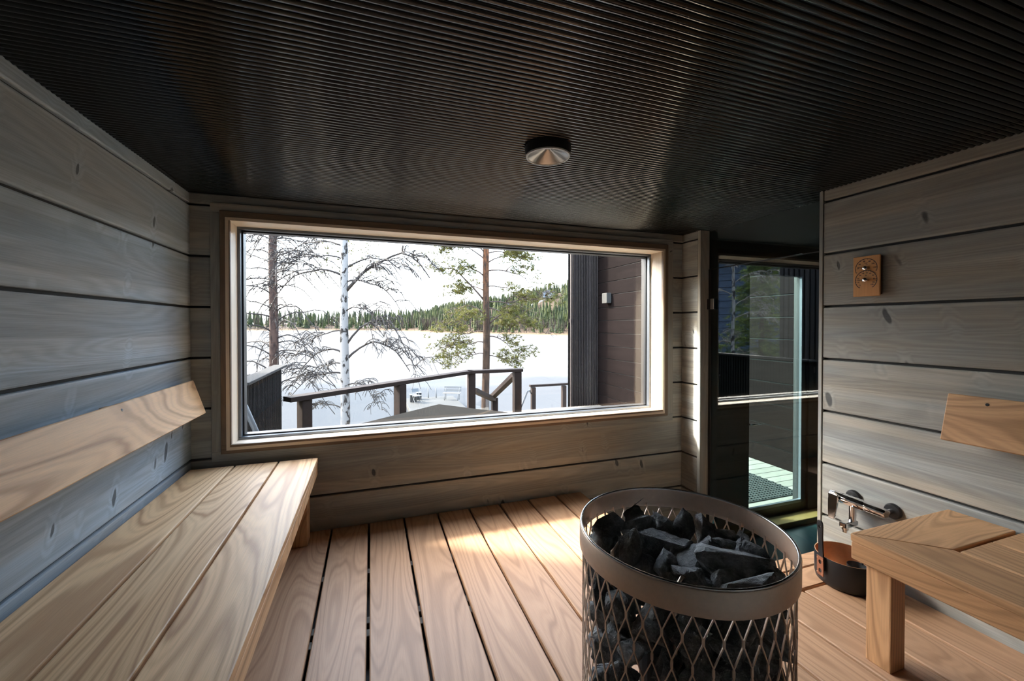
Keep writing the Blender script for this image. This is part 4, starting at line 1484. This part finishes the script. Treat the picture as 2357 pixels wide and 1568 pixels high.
# ------------------------------------------------------------------ trees by the shore
def arc_branch(r, base, az, length, rise, droop, n=7, wob=0.05):
    """points of a limb leaving the trunk at compass angle az, first rising then drooping"""
    pts = []
    d = Vector((math.cos(az), math.sin(az), 0))
    s = Vector((-d.y, d.x, 0))
    o1, o2 = r.uniform(0, 9), r.uniform(0, 9)
    for k in range(n + 1):
        t = k / n
        z = rise * math.sin(t * 1.9) * length - droop * t * t * length
        p = base + d * (t * length) + up * z
        p += s * (wob * length * t * mnoise.noise(Vector((t * 3, o1, 0)))) + up * (wob * length * t * mnoise.noise(Vector((t * 4, o2, 5))))
        pts.append(p)
    return pts

def taper(n, r0, r1):
    return [r0 + (r1 - r0) * (k / (n - 1)) ** 0.8 for k in range(n)]

def trunk_pts(r, base, topz, lean, n=12):
    pts = []
    for k in range(n + 1):
        t = k / n
        pts.append(base + Vector((lean[0] * t, lean[1] * t, (topz - base.z) * t)) + Vector((0.05 * mnoise.noise(Vector((t * 4, base.x, 1))), 0.05 * mnoise.noise(Vector((t * 4, base.x, 7))), 0)))
    return pts
def trunk_at(pts, z):
    for a, b in zip(pts[:-1], pts[1:]):
        if a.z <= z <= b.z:
            return a + (b - a) * ((z - a.z) / (b.z - a.z))
    return pts[-1].copy()

def tuft(mb, r, p, size, n=12, wid=0.010):
    for k in range(n):
        d = Vector((r.gauss(0, 1), r.gauss(0, 1), r.gauss(0.35, 0.8)))
        if d.length < 1e-3:
            continue
        d.normalize()
        s = d.cross(Vector((r.gauss(0, 1), r.gauss(0, 1), r.gauss(0, 1))))
        if s.length < 1e-3:
            continue
        s.normalize()
        L = size * r.uniform(0.6, 1.1)
        mb.poly([p - s * wid, p + s * wid, p + d * L])

def finish_tree(o, parts):
    for nm, mb, mat, sm in parts:
        if mb.f:
            q = mb.build(nm, mat, o, sm)
            q.location = -o.location
            if nm in ('twigs', 'needles', 'foliage'):
                q['kind'] = 'stuff'

# silver birch, bare
def birch_tree(base, topz, lean, r0, limbs, seed, label, twig_len=1.0, tmat='twig'):
    r = random.Random(seed)
    o = empty('birch_tree', base)
    tag(o, label, 'tree')
    tp = trunk_pts(r, base, topz, lean)
    tm = MB()
    tm.tube(tp, taper(len(tp), r0, r0 * 0.55), 14)
    finish_tree(o, [('trunk', tm, M['birch'], True)])
    tw = MB()
    for (z, az, L, rise, droop, rad) in limbs:
        lm = MB()
        b = trunk_at(tp, z)
        pts = arc_branch(r, b, az, L, rise, droop, 9, 0.10)
        rads = taper(len(pts), rad * 1.15, rad * 0.34)
        lm.tube(pts, rads, 7)
        q = lm.build('limb', M[tmat], o, True)
        q.location = -o.location
        # drooping side twigs, finer still at their ends
        for k in range(int(7 + L * 5)):
            t = r.uniform(0.22, 1.0)
            i = min(int(t * 9), 8)
            p = pts[i] + (pts[i + 1] - pts[i]) * (t * 9 - i)
            a2 = az + r.uniform(-1.3, 1.3)
            l2 = r.uniform(0.35, 1.0) * L * 0.45 * twig_len
            sp = arc_branch(r, p, a2, l2, r.uniform(0.1, 0.6), r.uniform(0.2, 0.9), 5, 0.16)
            tw.tube(sp, taper(len(sp), rad * 0.48, 0.0085), 4, False)
            for kk in range(8):
                j = r.randint(1, 4)
                ps = sp[j] + (sp[j + 1] - sp[j]) * r.random()
                l3 = r.uniform(0.15, 0.5) * l2
                s3 = arc_branch(r, ps, a2 + r.uniform(-1.5, 1.5), l3, r.uniform(-0.3, 0.4), r.uniform(0.3, 1.2), 4, 0.2)
                tw.tube(s3, taper(len(s3), 0.0085, 0.0065), 3, False)
    finish_tree(o, [('twigs', tw, M[tmat], False)])
    return o

def pz(py, t):
    return CAM.z - (py - 748.2) / FPX * t
TB = 11.0
bb0 = at(797, 1100, TB)
bb0.z = -2.75
limb_l, limb_r = R(180 - 19), R(-19)      # left and right as the camera sees them
limbs = [
    (pz(636, TB), limb_l + 0.1, 1.9, 0.30, 0.75, 0.030), (pz(675, TB), limb_r, 2.3, 0.62, 0.38, 0.045),
    (pz(650, TB), limb_r - 0.25, 1.7, 0.15, 0.62, 0.026), (pz(620, TB), limb_r + 0.4, 1.5, 0.40, 0.35, 0.024),
    (pz(568, TB), limb_l - 0.3, 2.0, 0.25, 0.45, 0.024), (pz(560, TB), limb_r + 0.1, 1.6, 0.75, 0.25, 0.022),
    (pz(598, TB), limb_l + 0.35, 1.8, 0.18, 0.55, 0.020), (pz(762, TB), limb_l, 1.3, 0.05, 0.55, 0.020),
    (pz(815, TB), limb_l, 1.35, 0.35, 0.95, 0.026), (pz(838, TB), limb_l - 0.5, 1.4, 0.10, 0.50, 0.020),
    (pz(800, TB), limb_r, 1.9, 0.80, 1.05, 0.028), (pz(832, TB), limb_r + 0.2, 1.7, 0.60, 0.75, 0.030),
    (pz(862, TB), limb_l + 0.3, 1.4, 0.18, 0.60, 0.022), (pz(945, TB), limb_l, 1.0, 0.35, 0.40, 0.020),
    (pz(720, TB), limb_r - 0.5, 1.5, 0.30, 0.70, 0.020), (pz(530, TB), limb_r - 0.2, 2.4, 0.55, 0.60, 0.03),
    (pz(520, TB), limb_l + 0.2, 2.3, 0.35, 0.70, 0.03), (pz(890, TB), limb_r - 0.4, 1.2, 0.30, 0.75, 0.018),
]
birch_tree(bb0, 7.2, (-0.06, 0.1), 0.135, limbs, 5, 'bare silver birch with a white trunk and drooping limbs')

# old pine on the left with many thin dead branches
def old_pine():
    r = random.Random(21)
    t = 13.0
    base = at(632, 1000, t)
    base.z = -3.0
    o = empty('pine_tree', base)
    tag(o, 'left tree with a straight reddish brown trunk and many thin bare branches', 'tree')
    tp = trunk_pts(r, base, 8.0, (-0.05, 0.1))
    tm = MB()
    tm.tube(tp, taper(len(tp), 0.155, 0.10), 14)
    finish_tree(o, [('trunk', tm, M['oldbark'], True)])
    tw = MB()
    for k in range(44):
        z = -0.6 + 5.4 * k / 44 + r.uniform(-0.05, 0.05)
        az = (limb_l if k % 2 else limb_r) + r.uniform(-0.9, 0.9)
        L = r.uniform(0.9, 2.6)
        b = trunk_at(tp, z)
        pts = arc_branch(r, b, az, L, r.uniform(0.15, 0.5), r.uniform(0.35, 0.95), 8, 0.12)
        lm = MB()
        rad = r.uniform(0.019, 0.030)
        lm.tube(pts, taper(len(pts), rad, 0.010), 6)
        q = lm.build('limb', M['twig'], o, True)
        q.location = -o.location
        for kk in range(12):
            i = r.randint(2, 7)
            l2 = r.uniform(0.12, 0.55)
            sp = arc_branch(r, pts[i], az + r.uniform(-1.6, 1.6), l2, r.uniform(-0.2, 0.4), r.uniform(0.2, 1.2), 4, 0.2)
            tw.tube(sp, taper(len(sp), 0.0085, 0.0055), 3, False)
    for k in range(140):       # short curly stubs clinging to the trunk
        z = r.uniform(-1.2, 5)
        b = trunk_at(tp, z)
        a = r.uniform(0, 6.28)
        sp = arc_branch(r, b + Vector((math.cos(a), math.sin(a), 0)) * 0.11, a, r.uniform(0.1, 0.35), r.uniform(-0.2, 0.5), r.uniform(0.2, 1.4), 4, 0.3)
        tw.tube(sp, taper(len(sp), 0.010, 0.0055), 3, False)
    nd = MB()
    for k in range(170):       # some live needles high up
        p = at(r.uniform(720, 880), r.uniform(540, 630), t + r.uniform(0, 1.5))
        tuft(nd, r, p, 0.12, 10, 0.011)
        if r.random() < 0.4:
            q = trunk_at(tp, p.z + r.uniform(0.0, 0.4))
            tw.tube([q, (q + p) / 2 + up * r.uniform(0.0, 0.25), p], [0.008, 0.006, 0.003], 3, False)
    finish_tree(o, [('twigs', tw, M['twig'], False), ('needles', nd, M['needles'], False)])
old_pine()

# Scots pine on the right: orange trunk, open needle clumps
def scots_pine():
    r = random.Random(33)
    t = 16.0
    base = at(1118, 1000, t)
    base.z = -3.6
    o = empty('pine_tree', base)
    tag(o, 'orange barked pine with open green needle clumps in front of the hill', 'tree')
    tp = trunk_pts(r, base, 8.5, (0.06, 0.1))
    tm = MB()
    tm.tube(tp, taper(len(tp), 0.165, 0.10), 14)
    finish_tree(o, [('trunk', tm, M['pinebark'], True)])
    tw, nd = MB(), MB()
    def clump(p, n, spread):
        for k in range(n):
            q = p + Vector((r.gauss(0, spread), r.gauss(0, spread), r.gauss(0, spread * 0.6)))
            tuft(nd, r, q, 0.13, 10, 0.011)
            if k % 2 == 0:
                tw.tube([p, (p + q) / 2 + up * 0.02, q], [0.007, 0.005, 0.003], 3, False)
    # limbs: row in the photo where they leave the trunk, side, length, rise, droop, radius, share of needles
    L = [(697, limb_l, 2.0, .62, -.10, .045, .8), (640, limb_l + .2, 1.0, .45, .05, .035, 1.), (600, limb_l - .2, 1.5, .5, .25, .03, 1.2),
         (585, limb_l + .5, 1.3, .5, .1, .03, 1.2), (570, limb_l, 1.6, .5, .1, .03, 1.3), (550, limb_l - .3, 1.7, .5, .1, .03, 1.3), (530, limb_l, 1.6, .6, .1, .03, 1.2),
         (625, limb_r, 2.3, .12, .55, .032, .5), (585, limb_r + .3, 1.7, .22, .5, .028, .9), (608, limb_r - .3, 1.6, .3, .15, .028, 1.),
         (565, limb_r, 2.6, .5, .1, .034, .8), (545, limb_r - .2, 2.4, .55, .15, .034, 1.1), (530, limb_r + .3, 2.0, .6, .15, .034, 1.1),
         (695, limb_r, 2.3, -.02, -.12, .03, .25), (708, limb_r - .35, 1.7, -.05, .42, .028, 1.), (660, limb_r + .5, 1.6, .1, .35, .026, 1.),
         (728, limb_l, 1.7, .55, .85, .045, .2), (722, limb_l + .4, 1.5, .3, .7, .03, .35), (752, limb_r, 2.3, .55, .65, .038, 0.), (765, limb_l, 1.6, .12, .5, .03, .5),
         (790, limb_l - .3, 1.6, .12, .50, .026, .9), (775, limb_r - .2, 1.2, .1, .75, .026, .9), (815, limb_l + .3, 1.2, .1, .4, .02, .8), (820, limb_r, 1.0, .1, .5, .02, .8),
         (672, limb_l - .6, 1.4, .3, .3, .03, 1.), (740, limb_l + 1.1, 1.4, .3, .4, .03, .8), (735, limb_r + .9, 1.5, .2, .4, .03, .9)]
    for (py, az, ln, rise, droop, rad, share) in L:
        b = trunk_at(tp, pz(py, t))
        pts = arc_branch(r, b, az + r.uniform(-.1, .1), ln, rise, droop, 9, 0.14)
        lm = MB()
        lm.tube(pts, taper(len(pts), rad, 0.007), 7)
        q = lm.build('limb', M['twigpine'], o, True)
        q.location = -o.location
        for k in range(int(14 + 8 * ln)):
            i = r.randint(3, 9)
            p = pts[i]
            a2 = az + r.uniform(-1.2, 1.2)
            l2 = r.uniform(0.25, 0.75)
            sp = arc_branch(r, p, a2, l2, r.uniform(0.0, 0.7), r.uniform(0.0, 0.6), 5, 0.2)
            tw.tube(sp, taper(len(sp), 0.010, 0.004), 4, False)
            if r.random() < share:
                clump(sp[-1], int(4 + 4 * share), 0.11)
                if r.random() < .6:
                    clump(sp[3], 3, 0.08)
    finish_tree(o, [('twigs', tw, M['twigpine'], False), ('needles', nd, M['needles'], False)])
scots_pine()

# ------------------------------------------------------------------ far shore, hill, forest
SH = [(-520, 520, 5, 17), (-260, 470, 6, 17), (-107, 435, 6, 17), (-40, 425, 7, 16), (17, 385, 8, 15), (34, 330, 11, 14), (42, 286, 14, 13), (62, 240, 20, 11),
      (80, 212, 27, 10), (96, 189, 33, 9.5), (118, 165, 36, 9.5), (170, 130, 36, 10), (260, 90, 34, 11)]
def shore(s):
    s = max(0.0, min(len(SH) - 1.001, s))
    i = int(s)
    f = s - i
    a, b = SH[i], SH[i + 1]
    return [a[k] + (b[k] - a[k]) * f for k in range(4)]
def terrain(s, u):
    """u = metres inland from the shore line"""
    x, y, H, th = shore(s)
    d = Vector((x, y, 0)).normalized()
    n = Vector((d.x * 0.75 + 0.25, d.y, 0)).normalized()
    e = max(0.0, min(1.0, (u - 6) / (70.0 + H)))
    h = -3.95 + min(u, 10) * 0.06 + H * (e * e * (3 - 2 * e)) + 0.8 * mnoise.noise(Vector((x * .05, u * .05, 3)))* min(1, u / 10)
    return Vector((x + n.x * u, y + n.y * u, h))
tm = MB()
NS, NU = 96, 26
for i in range(NS + 1):
    for j in range(NU + 1):
        tm.v.append(tuple(terrain((len(SH) - 1) * i / NS, (j / NU) ** 1.4 * 230 - 1.0)))
for i in range(NS):
    for j in range(NU):
        a = i * (NU + 1) + j
        tm.f.append((a, a + NU + 1, a + NU + 2, a + 1))
fs = tm.build('far_shore', M['shore'], None, True)
tag(fs, 'far lake shore rising into a wooded hill with tan reeds and snow patches', 'shore', kind='structure')

fr = random.Random(91)
con, bare = MB(), MB()
def conifer(mb, p, h, w):
    n = 6
    a0 = fr.uniform(0, 6)
    lean = Vector((fr.uniform(-.02, .02) * h, fr.uniform(-.02, .02) * h, 0))
    tiers = ((0.08, 0.50, 1.0), (0.30, 0.75, 0.78), (0.55, 1.0, 0.5))
    for z0, z1, k in tiers:
        ring = []
        for j in range(n):
            a = a0 + 2 * math.pi * j / n
            rr_ = w * k * fr.uniform(0.65, 1.15)
            ring.append(p + Vector((rr_ * math.cos(a), rr_ * math.sin(a), h * (z0 + fr.uniform(-.04, .04)))) + lean * z0)
        tip = p + Vector((0, 0, h * z1)) + lean * z1
        i = len(mb.v)
        mb.v += [tuple(q) for q in ring] + [tuple(tip)]
        for j in range(n):
            mb.f.append((i + j, i + (j + 1) % n, i + n))
def bare_tree(mb, p, h):
    for k in range(13):
        a = fr.uniform(0, 6.28)
        z0 = fr.uniform(0.15, 0.7) * h if k else 0
        z1 = min(h, z0 + fr.uniform(0.25, 0.5) * h) if k else h
        rr_ = fr.uniform(0.04, 0.16) * h if k else 0.02 * h
        w = 0.0065 * h if k else 0.011 * h
        b = p + Vector((0, 0, z0))
        tdir = Vector((rr_ * math.cos(a), rr_ * math.sin(a), z1 - z0))
        s = Vector((-math.sin(a), math.cos(a), 0))
        view = Vector((p.y, -p.x, 0)).normalized()
        mb.poly([b - view * w, b + view * w, b + tdir])
        mb.poly([b - s * w, b + s * w, b + tdir])
houses = []
def ok_spot(p):
    for h, rad in houses:
        # keep the slope in front of a house open
        d = Vector((h.x, h.y, 0)).normalized()
        rel = Vector((p.x - h.x, p.y - h.y, 0))
        along = rel.dot(d)
        if abs(rel.cross(d).z) < rad and -26 < along < 8:
            return False
    return True
hs = terrain(8.25, 78)
hc = terrain(7.35, 72)
houses += [(hs, 8.5), (hc, 4.5)]
for k in range(5200):
    s = fr.uniform(0.2, len(SH) - 1) if k < 2600 else fr.uniform(5.0, 10.6)
    if s < 1.5 and fr.random() < 0.6:
        continue
    u = 7 + 150 * fr.random() ** 1.25
    p = terrain(s, u)
    if not ok_spot(p):
        continue
    th_h = shore(s)[3]
    # a bare strip with an old path on the steep part of the hill
    patch = mnoise.noise(Vector((p.x * .03, p.y * .03, 2.0)))
    if u < 20 or patch > 0.27:
        if fr.random() < 0.62:
            bare_tree(bare, p, th_h * fr.uniform(.45, .9))
        elif fr.random() < 0.45:
            conifer(con, p, th_h * fr.uniform(.3, .7), th_h * 0.12)
    else:
        if fr.random() < 0.12:
            bare_tree(bare, p, th_h * fr.uniform(.6, 1.0))
        else:
            h = th_h * fr.uniform(.6, 1.12)
            conifer(con, p, h, h * fr.uniform(.11, .17))
f1 = con.build('far_conifer_forest', M['farconifer'])
tag(f1, 'distant green conifer forest covering the far shore and hill', 'forest', kind='stuff')
f2 = bare.build('far_bare_forest', M['farbare'])
tag(f2, 'distant leafless brown trees along the far shore', 'forest', kind='stuff')

def far_house(name, label, p, w, d, h, wallm, slope, wins):
    yaw = math.atan2(p.y, p.x) - math.pi / 2
    o = empty(name, p - up * 0.5, yaw)
    tag(o, label, 'house')
    link('wall', box_mesh(w, d, h, wallm, 0), o, (0, 0, h / 2))
    m = MB()
    e = 0.6
    m.v = [(-w / 2 - e, -d / 2 - e, h), (0.0, -d / 2 - e, h + slope), (w / 2 + e, -d / 2 - e, h), (-w / 2 - e, d / 2 + e, h), (0.0, d / 2 + e, h + slope), (w / 2 + e, d / 2 + e, h)]
    m.v += [(x, y, z - 0.25) for x, y, z in m.v]
    m.f = [(0, 1, 4, 3), (1, 2, 5, 4), (6, 9, 10, 7), (7, 10, 11, 8), (0, 6, 7, 1), (1, 7, 8, 2), (3, 4, 10, 9), (4, 5, 11, 10), (0, 3, 9, 6), (2, 8, 11, 5), (6, 7, 8), (9, 11, 10)]
    m.build('roof', M['roof'], o)
    m = MB()
    m.poly([(-w / 2, -d / 2 + .05, h - .2), (w / 2, -d / 2 + .05, h - .2), (0, -d / 2 + .05, h + slope - .3)])
    m.build('gable', wallm, o)
    for x0, x1, z0, z1 in wins:
        link('window', box_mesh((x1 - x0) * w, 0.12, (z1 - z0) * h, M['houseglass'], 0), o, (((x0 + x1) / 2 - .5) * w, -d / 2 - .05, (z0 + z1) / 2 * h))
    return o
ho = far_house('hill_house', 'pale house with big windows on top of the wooded hill', hs + up * 1.2, 8.6, 7, 4.2, M['housewall'], 1.7,
               [(.05, .20, .15, .9), (.24, .38, .15, .9), (.52, .70, .5, .9), (.74, .93, .5, .9), (.55, .9, .08, .35)])
link('balcony', box_mesh(9.2, 1.6, 0.25, M['whitepaint'], 0), ho, (0, -4.2, 0.4))
far_house('hill_cabin', 'small brown cabin half hidden by trees on the hillside', hc + up * 1.0, 4.6, 4, 2.6, M['cabin'], 1.2, [(.2, .45, .4, .85), (.6, .85, .4, .85)])

# ------------------------------------------------------------------ what the glass door mirrors, off to the left
nb = empty('neighbour_cabin', (-17.5, 19.5, -1.2), R(45))
tag(nb, 'dark navy cabin off to the left, reflected in the glass door', 'cabin')
for k in range(17):
    link('wall_board', box_mesh(13.0, 0.06, 0.36, M['navy'], 0.01), nb, (0, -3.5, 0.2 + 0.385 * k))
link('wall', box_mesh(12.9, 6.9, 6.4, M['navy'], 0), nb, (0, 0, 3.2))
m = MB()
m.v = [(-7, -4.3, 6.3), (7, -4.3, 6.3), (7, 0, 8.2), (-7, 0, 8.2), (7, 4.3, 6.3), (-7, 4.3, 6.3)]
m.v += [(x, y, z + 0.2) for x, y, z in m.v]
m.f = [(0, 1, 2, 3), (3, 2, 4, 5), (6, 9, 8, 7), (9, 11, 10, 8), (0, 6, 7, 1), (5, 4, 10, 11), (0, 3, 9, 6), (3, 5, 11, 9), (1, 7, 8, 2), (2, 8, 10, 4)]
m.build('roof', M['roof'], nb)
def spruce(base, h, w, seed, label):
    r = random.Random(seed)
    o = empty('spruce_tree', base)
    tag(o, label, 'tree')
    tmb, fol = MB(), MB()
    tmb.tube([base, base + up * h], [0.14, 0.02], 8)
    lim = MB()
    z = 0.06 * h
    while z < 0.97 * h:
        L = w * (1 - z / h) ** 0.8 + 0.12
        for k in range(8):
            a = r.uniform(0, 6.28)
            pts = arc_branch(r, base + up * z, a, L * r.uniform(.75, 1.1), 0.05, 0.35, 6, 0.1)
            lim.tube(pts, taper(len(pts), 0.014, 0.004), 4, False)
            for q in pts[1:]:
                for _ in range(3):
                    tuft(fol, r, q + Vector((r.gauss(0, .07), r.gauss(0, .07), r.gauss(-.05, .05))), 0.20, 7, 0.016)
        z += 0.24
    finish_tree(o, [('trunk', tmb, M['oldbark'], True), ('limbs', lim, M['twig'], False), ('foliage', fol, M['spruce'], False)])
spruce(Vector((-9.6, 12.3, -2.0)), 7.2, 1.9, 3, 'sunlit green spruce off to the left, reflected in the glass door')
rb = random.Random(8)
lbs = [(z * 0.42 - 0.6, rb.uniform(0, 6.28), rb.uniform(0.8, 1.7), rb.uniform(.1, .5), rb.uniform(.2, .8), rb.uniform(.012, .02)) for z in range(14)]
birch_tree(Vector((-7.0, 11.2, -2.1)), 5.4, (0.1, 0), 0.07, lbs, 12, 'young bare birch off to the left, reflected in the glass door', tmat='palewig')
